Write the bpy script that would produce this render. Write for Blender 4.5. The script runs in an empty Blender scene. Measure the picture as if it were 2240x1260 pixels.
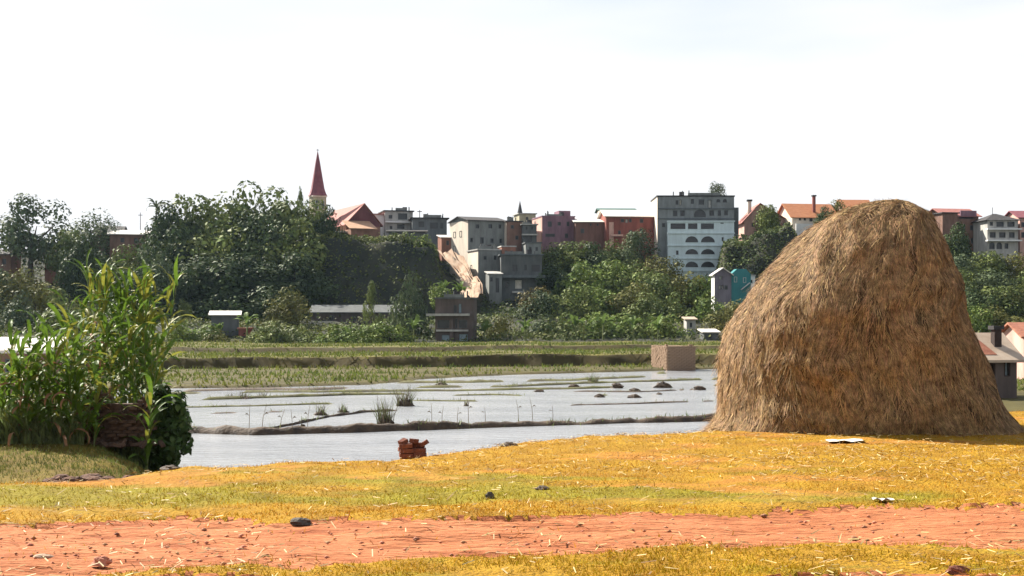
import bpy, bmesh, math, random
import numpy as np
from mathutils import Vector, Matrix

# ---------------------------------------------------------------- camera, sky, sun
F = 3077.0            # focal length in photo pixels (2240 wide)
HZ = 700.0            # row of the eye level
CAMZ = 1.7
sc = bpy.context.scene
COL = sc.collection
cd = bpy.data.cameras.new('camera')
cam = bpy.data.objects.new('camera', cd); COL.objects.link(cam)
cam.location = (0, 0, CAMZ); cam.rotation_euler = (math.radians(90), 0, 0)
cd.sensor_width = 36.0; cd.lens = 36.0 * F / 2240.0
cd.shift_y = (HZ - 630.0) / 2240.0
cd.clip_start = 0.1; cd.clip_end = 6000
sc.camera = cam

SUN_EL, SUN_AZ = 38.0, 44.0          # azimuth: degrees behind the left-hand side
ce, se = math.cos(math.radians(SUN_EL)), math.sin(math.radians(SUN_EL))
sdir = Vector((-ce * math.cos(math.radians(SUN_AZ)), ce * math.sin(math.radians(SUN_AZ)), se))
w = bpy.data.worlds.new('World'); sc.world = w; w.use_nodes = True
nt = w.node_tree; nt.nodes.clear()
wo = nt.nodes.new('ShaderNodeOutputWorld'); bg = nt.nodes.new('ShaderNodeBackground')
sky = nt.nodes.new('ShaderNodeTexSky'); sky.sky_type = 'NISHITA'; sky.sun_disc = False
sky.sun_elevation = math.radians(SUN_EL)
sky.sun_rotation = math.atan2(sdir.x, sdir.y)
sky.air_density = 1.0; sky.dust_density = 1.5; sky.ozone_density = 1.0
# thin high cloud veil, all round the sky
tc = nt.nodes.new('ShaderNodeTexCoord'); mp = nt.nodes.new('ShaderNodeMapping')
mp.inputs['Scale'].default_value = (1.0, 1.0, 5.0)
cn = nt.nodes.new('ShaderNodeTexNoise'); cn.inputs['Scale'].default_value = 2.2; cn.inputs['Detail'].default_value = 4
cr = nt.nodes.new('ShaderNodeMapRange'); cr.inputs[1].default_value = 0.33; cr.inputs[2].default_value = 0.6
cr.inputs[3].default_value = 0.25; cr.inputs[4].default_value = 0.8
cmx = nt.nodes.new('ShaderNodeMixRGB'); cmx.inputs[2].default_value = (7.0, 7.1, 7.25, 1)
nt.links.new(tc.outputs['Generated'], mp.inputs[0]); nt.links.new(mp.outputs[0], cn.inputs['Vector'])
sx = nt.nodes.new('ShaderNodeSeparateXYZ'); el = nt.nodes.new('ShaderNodeMapRange')      # the veil thins out with height
el.inputs[1].default_value = 0.0; el.inputs[2].default_value = 0.34; el.inputs[3].default_value = 0.62; el.inputs[4].default_value = -0.15
ad = nt.nodes.new('ShaderNodeMath'); ad.operation = 'ADD'; ad.use_clamp = True
nt.links.new(tc.outputs['Generated'], sx.inputs[0]); nt.links.new(sx.outputs['Z'], el.inputs[0])
nt.links.new(cn.outputs['Fac'], cr.inputs[0]); nt.links.new(cr.outputs[0], ad.inputs[0]); nt.links.new(el.outputs[0], ad.inputs[1])
nt.links.new(ad.outputs[0], cmx.inputs[0])
nt.links.new(sky.outputs[0], cmx.inputs[1]); nt.links.new(cmx.outputs[0], bg.inputs[0])
bg.inputs[1].default_value = 0.052
nt.links.new(bg.outputs[0], wo.inputs[0])

sl = bpy.data.lights.new('sun', 'SUN'); sl.energy = 5.0; sl.angle = math.radians(0.6); sl.color = (1.0, 0.93, 0.82)
so = bpy.data.objects.new('sun', sl); COL.objects.link(so)
so.rotation_euler = sdir.to_track_quat('Z', 'Y').to_euler(); so.location = (-60, 40, 60)
vs = sc.view_settings
vs.view_transform = 'Standard'; vs.look = 'None'; vs.exposure = 1.5; vs.gamma = 1.0; vs.use_curve_mapping = False
sc.cycles.use_denoising = True
sc.cycles.max_bounces = 6; sc.cycles.diffuse_bounces = 3; sc.cycles.glossy_bounces = 3
sc.cycles.transmission_bounces = 4; sc.cycles.transparent_max_bounces = 8; sc.cycles.volume_bounces = 0

# ---------------------------------------------------------------- helpers
rng = np.random.default_rng(11); random.seed(11)
WATER = -2.8

def P(px, row, d):
    """photo pixel at distance d (metres along the view) -> world point"""
    return Vector(((px - 1120.0) / F * d, d, CAMZ - (row - HZ) / F * d))
def dist(row, z):
    return (CAMZ - z) * F / (row - HZ)
def G(px, row, z):
    return P(px, row, dist(row, z))

def _h(ix, iy, s):
    n = (ix.astype(np.int64) * 374761393 + iy.astype(np.int64) * 668265263 + s * 1442695041) & 0x7fffffff
    n = ((n ^ (n >> 13)) * 1274126177) & 0x7fffffff
    return ((n ^ (n >> 16)) & 0xffff) / 65535.0
def vnoise(x, y, s=0):
    x = np.asarray(x, float); y = np.asarray(y, float)
    ix = np.floor(x); iy = np.floor(y); fx = x - ix; fy = y - iy
    fx = fx * fx * (3 - 2 * fx); fy = fy * fy * (3 - 2 * fy)
    a = _h(ix, iy, s); b = _h(ix + 1, iy, s); c = _h(ix, iy + 1, s); d = _h(ix + 1, iy + 1, s)
    return (a + (b - a) * fx) * (1 - fy) + (c + (d - c) * fx) * fy
def fbm(x, y, s=0, o=4):
    t = 0; a = 0.5; n = 0
    for k in range(o):
        t = t + a * vnoise(np.asarray(x) * 2 ** k, np.asarray(y) * 2 ** k, s + k * 17); n += a; a *= 0.5
    return t / n          # 0..1
def smooth(t):
    t = np.clip(t, 0, 1); return t * t * (3 - 2 * t)

class MB:
    """collects verts and faces for one mesh"""
    def __init__(s): s.v = []; s.f = []; s.m = []
    def add(s, vs, fs, mi=0):
        o = len(s.v); s.v += [tuple(v) for v in vs]; s.f += [tuple(i + o for i in f) for f in fs]; s.m += [mi] * len(fs)
    def quad(s, a, b, c, d, mi=0): s.add((a, b, c, d), ((0, 1, 2, 3),), mi)
    def poly(s, pts, mi=0): s.add(pts, (tuple(range(len(pts))),), mi)
    def box(s, x0, x1, y0, y1, z0, z1, mi=0):
        s.add([(x, y, z) for z in (z0, z1) for y in (y0, y1) for x in (x0, x1)],
              ((0, 2, 3, 1), (4, 5, 7, 6), (0, 1, 5, 4), (2, 6, 7, 3), (0, 4, 6, 2), (1, 3, 7, 5)), mi)
    def prism(s, pts, off, mi=0):
        """closed polygon pts extruded by the vector off"""
        n = len(pts); off = Vector(off); q = [Vector(p) for p in pts]; r = [p + off for p in q]
        s.add(q + r, [tuple(range(n - 1, -1, -1)), tuple(range(n, 2 * n))] + [(i, (i + 1) % n, (i + 1) % n + n, i + n) for i in range(n)], mi)
    def tube(s, pts, rad, n=6, mi=0, cap=True):
        pts = [Vector(p) for p in pts]; rings = []
        if not hasattr(rad, '__len__'): rad = [rad] * len(pts)
        for i, p in enumerate(pts):
            t = (pts[min(i + 1, len(pts) - 1)] - pts[max(i - 1, 0)])
            if t.length < 1e-6: t = Vector((0, 0, 1))
            t.normalize()
            u = t.cross(Vector((0, 1, 0)) if abs(t.y) < .9 else Vector((1, 0, 0))).normalized(); v = t.cross(u)
            rings += [p + (u * math.cos(2 * math.pi * k / n) + v * math.sin(2 * math.pi * k / n)) * rad[i] for k in range(n)]
        fs = [(i * n + k, i * n + (k + 1) % n, (i + 1) * n + (k + 1) % n, (i + 1) * n + k) for i in range(len(pts) - 1) for k in range(n)]
        if cap: fs += [tuple(range(n - 1, -1, -1)), tuple((len(pts) - 1) * n + k for k in range(n))]
        s.add(rings, fs, mi)
    def mesh(s, name, mats, smooth_=False):
        me = bpy.data.meshes.new(name); me.from_pydata(s.v, [], s.f)
        for m in (mats if isinstance(mats, (list, tuple)) else [mats]): me.materials.append(m)
        if any(s.m): me.polygons.foreach_set('material_index', s.m)
        bm = bmesh.new(); bm.from_mesh(me); bmesh.ops.recalc_face_normals(bm, faces=bm.faces); bm.to_mesh(me); bm.free()
        if smooth_: me.polygons.foreach_set('use_smooth', [True] * len(me.polygons))
        me.update(); return me
    def build(s, name, mats, parent=None, smooth_=False):
        return obj(name, s.mesh(name, mats, smooth_), parent)

def obj(name, me, parent=None):
    o = bpy.data.objects.new(name, me); COL.objects.link(o)
    if parent: o.parent = parent
    return o
def tag(o, label=None, cat=None, group=None, kind=None):
    if label: o['label'] = label
    if cat: o['category'] = cat
    if group: o['group'] = group
    if kind: o['kind'] = kind
    return o
def thing(name, label, cat, loc=(0, 0, 0), rz=0.0, group=None):
    o = obj(name, None); o.location = loc; o.rotation_euler = (0, 0, rz); o.empty_display_size = .3
    return tag(o, label, cat, group)
def npmesh(name, verts, faces, mat, smooth_=False, colors=None):
    """fast mesh from arrays; faces (n,k)"""
    me = bpy.data.meshes.new(name); verts = np.asarray(verts, np.float32); faces = np.asarray(faces, np.int32)
    n, k = faces.shape
    me.vertices.add(len(verts)); me.vertices.foreach_set('co', verts.ravel())
    me.loops.add(n * k); me.loops.foreach_set('vertex_index', faces.ravel())
    me.polygons.add(n); me.polygons.foreach_set('loop_start', np.arange(0, n * k, k, dtype=np.int32))
    me.polygons.foreach_set('loop_total', np.full(n, k, np.int32))
    if smooth_: me.polygons.foreach_set('use_smooth', np.ones(n, bool))
    if colors is not None:
        at = me.color_attributes.new('tint', 'FLOAT_COLOR', 'POINT')
        c = np.ones((len(verts), 4), np.float32); c[:, :3] = colors; at.data.foreach_set('color', c.ravel())
    me.materials.append(mat); me.update(calc_edges=True); me.validate(); return me

# ---------------------------------------------------------------- materials
MATS = {}
def lin(c):
    return tuple(((v / 255) / 12.92 if v <= 10 else (((v / 255) + .055) / 1.055) ** 2.4) for v in c)
def mat(name, c1, c2=None, scale=3.0, rough=.85, bump=0.0, bscale=20.0, spec=.25, stretch=(1, 1, 1), island=0.0, attr=False,
        translucent=0.0, detail=5, lo=.35, hi=.65, metal=0.0, c3=None):
    """procedural material: two tones mixed by noise, fine relief, optional per-piece variation"""
    m = bpy.data.materials.new(name); m.use_nodes = True; n = m.node_tree.nodes; L = m.node_tree.links
    b = n['Principled BSDF']; b.inputs['Roughness'].default_value = rough; b.inputs['Specular IOR Level'].default_value = spec
    b.inputs['Metallic'].default_value = metal
    t = n.new('ShaderNodeTexCoord'); mp = n.new('ShaderNodeMapping'); mp.inputs['Scale'].default_value = stretch
    L.new(t.outputs['Object'], mp.inputs[0])
    c2 = c2 or tuple(x * .7 for x in c1)
    nz = n.new('ShaderNodeTexNoise'); nz.inputs['Scale'].default_value = scale; nz.inputs['Detail'].default_value = detail
    nz.inputs['Roughness'].default_value = .65
    L.new(mp.outputs[0], nz.inputs['Vector'])
    r = n.new('ShaderNodeValToRGB'); r.color_ramp.elements[0].position = lo; r.color_ramp.elements[1].position = hi
    r.color_ramp.elements[0].color = (*c2, 1); r.color_ramp.elements[1].color = (*c1, 1)
    if c3: e = r.color_ramp.elements.new((lo + hi) / 2); e.color = (*c3, 1)
    L.new(nz.outputs['Fac'], r.inputs[0]); out = r.outputs[0]
    if attr:
        a = n.new('ShaderNodeAttribute'); a.attribute_name = 'tint'
        x = n.new('ShaderNodeMixRGB'); x.blend_type = 'MULTIPLY'; x.inputs[0].default_value = 1
        L.new(out, x.inputs[1]); L.new(a.outputs['Color'], x.inputs[2]); out = x.outputs[0]
    if island:
        g = n.new('ShaderNodeNewGeometry'); h = n.new('ShaderNodeHueSaturation'); mr = n.new('ShaderNodeMapRange')
        mr.inputs[3].default_value = 1 - island; mr.inputs[4].default_value = 1 + island
        L.new(g.outputs['Random Per Island'], mr.inputs[0]); L.new(mr.outputs[0], h.inputs['Value']); L.new(out, h.inputs['Color'])
        mr2 = n.new('ShaderNodeMapRange'); mr2.inputs[3].default_value = .48; mr2.inputs[4].default_value = .52
        wn = n.new('ShaderNodeTexWhiteNoise'); wn.noise_dimensions = '1D'
        L.new(g.outputs['Random Per Island'], wn.inputs['W']); L.new(wn.outputs['Value'], mr2.inputs[0]); L.new(mr2.outputs[0], h.inputs['Hue'])
        out = h.outputs[0]
    L.new(out, b.inputs['Base Color'])
    if bump:
        bn = n.new('ShaderNodeTexNoise'); bn.inputs['Scale'].default_value = bscale; bn.inputs['Detail'].default_value = 6
        L.new(mp.outputs[0], bn.inputs['Vector'])
        bp = n.new('ShaderNodeBump'); bp.inputs['Strength'].default_value = min(1, bump); bp.inputs['Distance'].default_value = .05
        L.new(bn.outputs['Fac'], bp.inputs['Height']); L.new(bp.outputs[0], b.inputs['Normal'])
    if translucent:
        tr = n.new('ShaderNodeBsdfTranslucent'); mx = n.new('ShaderNodeMixShader'); mx.inputs[0].default_value = translucent
        L.new(out, tr.inputs[0]); L.new(b.outputs[0], mx.inputs[1]); L.new(tr.outputs[0], mx.inputs[2])
        L.new(mx.outputs[0], n['Material Output'].inputs[0])
    MATS[name] = m; return m

M = MATS
mat('dry_turf', (.33, .188, .014), (.225, .115, .011), 1.6, .95, .8, 28, .1, attr=True)
mat('red_earth', (.43, .17, .08), (.21, .058, .022), 2.6, .95, 1, 16, .1, stretch=(.4, 1.8, 1), lo=.28, hi=.72, detail=9, c3=(.37, .138, .06))
mat('grass_blade', (.46, .252, .014), (.32, .16, .01), 1.5, .85, 0, spec=.04, island=.35, attr=True, translucent=.25)
mat('straw_bits', (.46, .33, .14), (.30, .18, .06), 6, .7, 0, island=.35, spec=.3)
mat('pebble', (.42, .2, .11), (.27, .115, .06), 9, .9, .3, 60, island=.4)
mat('marsh_earth', (.088, .076, .03), (.048, .042, .02), .35, .95, .6, 3, .15, attr=True)
mat('hill_soil', (.05, .05, .032), (.022, .026, .022), .12, .95, .8, 1.2, .1, attr=True)
mat('mud', (.085, .054, .031), (.035, .025, .018), 2.2, .8, .9, 9, .3)
mat('mud_green', (.11, .11, .035), (.06, .05, .028), 1.2, .9, .7, 9, .2)
mat('lit_earth', (.42, .325, .245), (.26, .165, .11), .5, .95, 1, 1.5, .1)

# ---------------------------------------------------------------- terrain
CR = sorted([G(px, r, 0.0)[:2] for px, r in ((0, 1044), (250, 1038), (330, 1022), (400, 1012), (600, 1007), (850, 1001), (930, 990), (1100, 964), (1300, 946))]
            + [(-9, 15.2), (2.6, 21.9), (3.35, 22.2), (3.9, 23.0), (4.6, 25.2), (6, 27.0), (30, 28), (-30, 14)])
CRX = [c[0] for c in CR]; CRY = [c[1] for c in CR]
TUP = [G(px, r, 0)[:2] for px, r in ((-400, 1150), (0, 1147), (250, 1138), (400, 1132), (640, 1142), (1100, 1142), (1300, 1127), (1600, 1121), (1900, 1106), (2240, 1101), (2700, 1095))]
TLO = [G(px, r, 0)[:2] for px, r in ((-400, 1300), (0, 1290), (250, 1256), (480, 1238), (900, 1226), (1200, 1207), (1500, 1190), (1800, 1188), (2000, 1194), (2240, 1200), (2700, 1205))]
def ipl(pts, x): return np.interp(x, [p[0] for p in pts], [p[1] for p in pts])
def track_mask(x, y):
    n1 = (fbm(x * 1.4, y * 2.5, 5) - .5) * .75 + (fbm(x * 7, y * 9, 6, 3) - .5) * .5; n2 = (fbm(x * 1.7, y * 2.5, 9) - .5) * .6 + (fbm(x * 7, y * 9, 10, 3) - .5) * .4
    a = (y < ipl(TUP, x) + n1) & (y > ipl(TLO, x) + n2)
    return a | (y < 9.28 + .02 * x + n2 * .6)
# marsh shore (far edge of the water), by column direction
SH = [(-400, 852), (380, 851), (600, 848), (800, 843), (950, 830), (1100, 824), (1300, 815), (1570, 807), (2600, 806)]
def col_px(x, y): return 1120 + x * F / np.maximum(y, 1.0)
def zfn(x, y):
    x = np.asarray(x, float); y = np.asarray(y, float)
    px = col_px(x, y)
    # near bank
    cy = np.interp(x, CRX, CRY) + (fbm(x * .9, x * 0 + 3, 3) - .5) * .7
    bank = -np.maximum(0, y - cy) * .30 - .06 * smooth((y - cy + 1.2) / 1.2)
    bank = bank + (fbm(x * .5, y * .5, 21) - .5) * .10 * smooth((y - 4) / 6)
    # marsh floor, left shelf, right flat
    floor = np.full_like(x, -3.05)
    edge = -745 / F * y + (fbm(y * .4, x * 0, 31) - .5) * 1.2
    shelf = smooth((edge + 1.0 - x + (fbm(x * .6, y * .6, 35) - .5) * 2.2) / 3.6) * smooth((45.5 - y) / 3.5) * (.93 + .07 * smooth((y - 34) / 4))
    floor = floor + shelf * (1.42 + (fbm(x * .5, y * .5, 33) - .5) * .25)
    redge = 620 / F * y + 1.0 + (fbm(x * .12, y * .12, 37) - .5) * 9
    floor = floor + smooth((x - redge) / 3) * .5
    sy = 4.5 * F / (np.interp(px, [p[0] for p in SH], [p[1] for p in SH]) - HZ)
    nn = (fbm(x * .09, y * .09, 41) - .5)
    ts = y - sy + nn * 9
    land = smooth(ts / 1.6) * .42 + (fbm(x * .25, y * .5, 43) - .45) * .16 * smooth(ts / 4)
    st1 = 123 + 9 * np.sin(x * .045 + 1.0) + nn * 7 + np.clip(-(px - 900) / 100, 0, 4) * 1.2
    land = land + smooth((y - st1) / .6) * (.7 + .5 * fbm(x * .07, y * 0, 45))
    st2 = 151 + 5 * np.sin(x * .06) + nn * 6
    land = land + smooth((y - st2) / .6) * .5
    floor = np.where(y > 70, np.maximum(floor, -3.05 + land), floor)
    floor = floor - smooth((y - 152) / 30) * .3
    # hill
    cpx = np.clip(px, 0, 2240)
    top = np.interp(cpx, [0, 200, 330, 420, 520, 620, 720, 850, 960, 1010, 1200, 1430, 1620, 1720, 1950, 2100, 2240],
                    [548, 548, 548, 546, 542, 540, 540, 542, 553, 556, 550, 566, 550, 515, 510, 540, 552])
    zt = CAMZ + (HZ - top) / F * 290
    c = smooth((px - 300) / 60) * smooth((985 - px) / 45)
    c = np.maximum(c, smooth((px - 1560) / 25) * smooth((1790 - px) / 70))
    base = -1.6
    yy = y + (fbm(x * .05, y * .05, 51) - .5) * 8 * smooth((y - 190) / 20)
    tt = np.clip((yy - 192) / 103, 0, 1); g = .22 * tt + .78 * tt ** 2.3
    ccl = .16 * smooth((yy - 192) / 45) + .80 * np.clip((yy - 246) / 11.0, 0, 1) + .04 * smooth((yy - 258) / 25)
    rise = (g * (1 - c) + ccl * c) * (zt - base)
    bump = (fbm(x * .12, y * .12, 61) - .5) * 2.2 * smooth((y - 198) / 25) + c * (fbm(x * .35, y * .35, 63) - .5) * 2.4 * smooth((y - 236) / 10) * smooth((268 - y) / 8)
    hill = rise + bump - np.maximum(0, y - 330) * .06
    z = np.maximum(bank, floor) + np.where(y > 185, hill * 1.0, 0)
    return z
def zat(x, y): return float(zfn(np.array([x]), np.array([y]))[0])

def axis(parts):
    out = [parts[0][0]]
    for a, b, s in parts:
        n = max(1, int(round((b - a) / s))); out += list(np.linspace(a, b, n + 1)[1:])
    return np.array(out)
def grid(xs, ys):
    X, Y = np.meshgrid(xs, ys); return X, Y
def sub_mesh(name, V, Fq, mask, m, cols=None, smooth_=True):
    f = Fq[mask]; u, inv = np.unique(f.ravel(), return_inverse=True)
    return obj(name, npmesh(name, V[u], inv.reshape(-1, 4), m, smooth_, None if cols is None else cols[u]))
def quads(nx, ny):
    i = np.arange(nx * ny).reshape(ny, nx)
    return np.stack([i[:-1, :-1], i[:-1, 1:], i[1:, 1:], i[1:, :-1]], -1).reshape(-1, 4)

# near bank: turf and the earth track share one grid
xs = axis([(-60, -20, 2.5), (-20, -9, .3), (-9, 9, .055), (9, 20, .3), (20, 60, 2.5)])
ys = axis([(-60, -4, 4), (-4, 7.5, .5), (7.5, 24, .055), (24, 46, .35)])
X, Y = grid(xs, ys); Z = zfn(X, Y)
T = track_mask(X, Y)
soft = smooth((fbm(X * 3, Y * 5, 77) - .35) / .4)
Z = Z + np.where(T, -.03 + (fbm(X * 1.2, Y * 7, 71, 5) - .5) * .075 + (fbm(X * 9, Y * 9, 73, 3) - .5) * .025, (fbm(X * 3.2, Y * 3.2, 75, 4) - .5) * .05)
# eroded hole in the bank at the left
hx, hy = G(195, 1008, -.25)[:2]
V = np.stack([X, Y, Z], -1).reshape(-1, 3)
gn = fbm(X * .33, Y * .8, 81); gn2 = fbm(X * 1.5, Y * 3.0, 83)
green = smooth((gn - .5) / .16) * smooth((Y - 10.6) / 1.0) * smooth((17.0 - Y) / 2.5)
green = np.maximum(green, .55 * smooth((gn2 - .55) / .15) * (Y < 10.9))
tint = np.stack([1 - .30 * green, 1 + .02 * green, 1 + .1 * green], -1)
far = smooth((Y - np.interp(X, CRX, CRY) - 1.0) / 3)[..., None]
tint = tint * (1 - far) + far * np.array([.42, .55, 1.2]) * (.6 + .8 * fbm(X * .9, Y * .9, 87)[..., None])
bare = smooth((fbm(X * .8, Y * 1.6, 85) - .62) / .08)[..., None] * smooth((Y - 12.5) / 2)[..., None] * (1 - far)
tint = tint * (1 - .6 * bare) + .6 * bare * np.array([1.25, .95, 2.2])
cols = tint.reshape(-1, 3)
Fq = quads(len(xs), len(ys))
Tm = T.reshape(-1)[Fq].sum(1) >= 2
tag(sub_mesh('grass_bank', V, Fq, ~Tm, M['dry_turf'], cols), kind='structure')
tag(sub_mesh('dirt_track', V, Fq, Tm, M['red_earth']), kind='structure')

# marsh meadow and hill
xs2 = axis([(-420, -130, 12), (-130, 130, .8), (130, 420, 12)])
ys2 = axis([(45.9, 70, .8), (70, 90, .8), (90, 165, .45), (165, 195, 1.2)])
X2, Y2 = grid(xs2, ys2); Z2 = zfn(X2, Y2)
V2 = np.stack([X2, Y2, Z2], -1).reshape(-1, 3)
gm = fbm(X2 * .06, Y2 * .25, 91)
c2 = np.stack([1.0 + .55 * gm, 1.1 + .45 * gm, .8 + 0 * gm], -1)
gx, gy = np.gradient(Z2)
steep = smooth((np.gradient(Z2, ys2, axis=0) - .12) / .25)[..., None]
wet = smooth((.75 - (Z2 - WATER)) / .5)[..., None]
c2 = c2 * (1 - .7 * np.maximum(steep, wet * .6)) + np.maximum(steep, wet * .6) * .7 * np.array([.55, .42, .5])
c2 = c2.reshape(-1, 3)
tag(sub_mesh('meadow', V2, quads(len(xs2), len(ys2)), np.ones((len(xs2) - 1) * (len(ys2) - 1), bool), M['marsh_earth'], c2), kind='structure')
xs3 = axis([(-420, -130, 10), (-130, 130, 1.0), (130, 420, 10)])
ys3 = axis([(195, 240, 1.2), (240, 262, .6), (262, 310, 1.5), (310, 700, 15)])
X3, Y3 = grid(xs3, ys3); Z3 = zfn(X3, Y3)
V3 = np.stack([X3, Y3, Z3], -1).reshape(-1, 3)
h3 = fbm(X3 * .08, Y3 * .08, 95)
c3 = np.stack([1 + .4 * (h3 - .5), 1 + .2 * (h3 - .5), 1 - .2 * (h3 - .5)], -1).reshape(-1, 3)
tag(sub_mesh('hillside', V3, quads(len(xs3), len(ys3)), np.ones((len(xs3) - 1) * (len(ys3) - 1), bool), M['hill_soil'], c3), kind='structure')

# ---------------------------------------------------------------- water
m = mat('silty_water', (.36, .37, .38), (.25, .26, .275), .25, .12, 0, spec=.5, stretch=(.25, 1, 1))
n = m.node_tree.nodes; L = m.node_tree.links; b = n['Principled BSDF']
t = n.new('ShaderNodeTexCoord'); mp = n.new('ShaderNodeMapping'); mp.inputs['Scale'].default_value = (.5, 2.2, 1)
nz = n.new('ShaderNodeTexNoise'); nz.inputs['Scale'].default_value = 2.4; nz.inputs['Detail'].default_value = 4
bp = n.new('ShaderNodeBump'); bp.inputs['Strength'].default_value = 1; bp.inputs['Distance'].default_value = .07
L.new(t.outputs['Object'], mp.inputs[0]); L.new(mp.outputs[0], nz.inputs[0]); L.new(nz.outputs['Fac'], bp.inputs['Height']); L.new(bp.outputs[0], b.inputs['Normal'])
mb = MB(); mb.quad((-300, 22, WATER), (120, 22, WATER), (120, 150, WATER), (-300, 150, WATER))
tag(mb.build('water', m), kind='structure')

# ---------------------------------------------------------------- paddy bunds: low mud ridges in the water
def bund(pts, wid, hgt, mt, label_z=WATER, jag=.5, step=.35, seed=0, gaps=0.0):
    pw = [G(px, r, label_z) for px, r in pts]
    L_ = [0]
    for a, b_ in zip(pw, pw[1:]): L_.append(L_[-1] + (b_ - a).length)
    n_ = int(L_[-1] / step) + 2; s_ = np.linspace(0, L_[-1], n_)
    x = np.interp(s_, L_, [p.x for p in pw]); y = np.interp(s_, L_, [p.y for p in pw])
    y = y + (fbm(s_ * .3, s_ * 0, seed) - .5) * 1.0
    prof = [(-1, -.28), (-.7, .05), (-.35, .75), (0, 1), (.4, .8), (.75, .1), (1, -.28)]
    V = []; k = len(prof)
    for i in range(n_):
        ww = wid * (.7 + .6 * float(fbm(s_[i] * .6, 1.0, seed + 3))); hh = hgt * (1 - jag + 2 * jag * float(fbm(s_[i] * 1.1, 2.0, seed + 5)))
        if gaps and float(fbm(s_[i] * .22, 7.0, seed + 9)) < gaps: hh = -.05
        e = min(1, s_[i] / .8, (L_[-1] - s_[i]) / .8); hh = hh * e - .1 * (1 - e)
        for j, (o, h) in enumerate(prof):
            V.append((x[i] + random.uniform(-.05, .05), y[i] + o * ww, label_z + (h * hh if h > 0 else -.28) + random.uniform(-.02, .02) * (hgt > .15)))
    fs = [(i * k + j, (i + 1) * k + j, (i + 1) * k + j + 1, i * k + j + 1) for i in range(n_ - 1) for j in range(k - 1)]
    o = obj('paddy_bund', npmesh('paddy_bund', V, fs, mt, False)); return tag(o, kind='structure')
bund([(370, 944), (470, 947), (560, 950), (700, 946), (900, 940), (1120, 932), (1350, 925), (1620, 918)], .5, .24, M['mud'], seed=3, step=.22, jag=.8)
bund([(540, 948), (640, 930), (720, 912), (800, 902), (880, 898)], .35, .10, M['mud'], seed=13)
bund([(330, 877), (480, 874), (640, 868), (760, 864), (900, 862)], .6, .14, M['mud_green'], seed=23, gaps=.35)
bund([(330, 893), (500, 889), (700, 884), (830, 884)], .3, .07, M['mud_green'], seed=33, gaps=.45)
bund([(340, 862), (560, 858), (800, 857), (1000, 855), (1250, 850), (1420, 846), (1620, 843)], .7, .12, M['mud_green'], seed=43, gaps=.42)
bund([(900, 848), (1100, 846), (1300, 838), (1600, 829)], .8, .13, M['mud_green'], seed=53, gaps=.38)
bund([(860, 838), (1050, 836), (1250, 832), (1420, 824)], 1.2, .14, M['mud_green'], seed=63, gaps=.3)
bund([(900, 866), (1080, 864), (1260, 868), (1400, 862)], .4, .07, M['mud_green'], seed=73, gaps=.5)
bund([(1240, 856), (1400, 858), (1560, 850)], .4, .07, M['mud'], seed=83, gaps=.5)
bund([(1000, 828), (1180, 826), (1380, 818), (1560, 814)], 1.4, .13, M['mud_green'], seed=93, gaps=.45)
bund([(380, 856), (520, 853), (700, 852), (900, 846)], 1.0, .13, M['mud'], seed=103, gaps=.4)
bund([(880, 876), (1050, 878), (1250, 874)], .35, .06, M['mud_green'], seed=113, gaps=.52)
bund([(1150, 890), (1300, 886), (1480, 880), (1600, 876)], .35, .06, M['mud'], seed=123, gaps=.55)
bund([(400, 905), (520, 903), (640, 900)], .3, .06, M['mud'], seed=133, gaps=.5)
# grass and weeds growing on the bunds
vv = [np.array([v.co[:] for v in o.data.vertices]) for o in COL.objects if o.name.startswith('paddy_bund')]
g = np.random.default_rng(71); pts = np.concatenate(vv); pts = pts[pts[:, 2] > WATER + .015]

# ---------------------------------------------------------------- haystack
mat('straw_core', (.10, .062, .032), (.04, .026, .015), 5, .95, 1, 22, .05, stretch=(1, 1, .25))
mat('straw', (.36, .222, .098), (.155, .09, .038), 9, .75, 0, spec=.2, island=.55)
HD = 22.6
PROF_L = [(950, 1544), (930, 1560), (900, 1574), (840, 1577), (780, 1581), (720, 1597), (680, 1619), (640, 1643), (590, 1688), (540, 1739), (500, 1775), (470, 1822), (452, 1868), (444, 1902), (438, 1950)]
PROF_R = [(950, 2246), (930, 2222), (900, 2196), (840, 2158), (780, 2138), (720, 2106), (680, 2088), (640, 2092), (590, 2078), (540, 2060), (500, 2048), (470, 2038), (452, 2008), (444, 1990), (438, 1953)]
def hay_section(row):
    rs = [p[0] for p in PROF_L][::-1]
    l = np.interp(row, rs, [p[1] for p in PROF_L][::-1]); r = np.interp(row, rs, [p[1] for p in PROF_R][::-1])
    return (l - 1120) / F * HD, (r - 1120) / F * HD
hz0 = CAMZ - (950 - HZ) / F * HD      # base height at the stack's mid depth
def hay_pt(row, th, push=0.0):
    l, r = hay_section(row); cx = (l + r) / 2; rx = (r - l) / 2; rx = max(.02, rx - .06 * min(1.0, rx / 1.2))
    z = CAMZ - (row - HZ) / F * HD
    f_ = min(1.0, max(0.0, (950 - row) / 512.0)); ry = max(.02, 2.2 * (1 - f_ ** 2.6) ** .62)
    # squarish round plan; the front is a little flattened like a cut face
    c, s = math.cos(th), math.sin(th)
    e = 2.35
    q = (abs(c) ** e + abs(s) ** e) ** (-1 / e)
    return Vector((cx + rx * c * q, HD + ry * s * q, z))
HX = sum(hay_section(950)) / 2
root = thing('haystack', 'tall rounded straw stack on the grassy bank', 'haystack', (HX, HD, 0))
rows = np.concatenate([np.linspace(985, 500, 56), np.linspace(494, 438.3, 22)]); NT = 120
Vh = []
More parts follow.
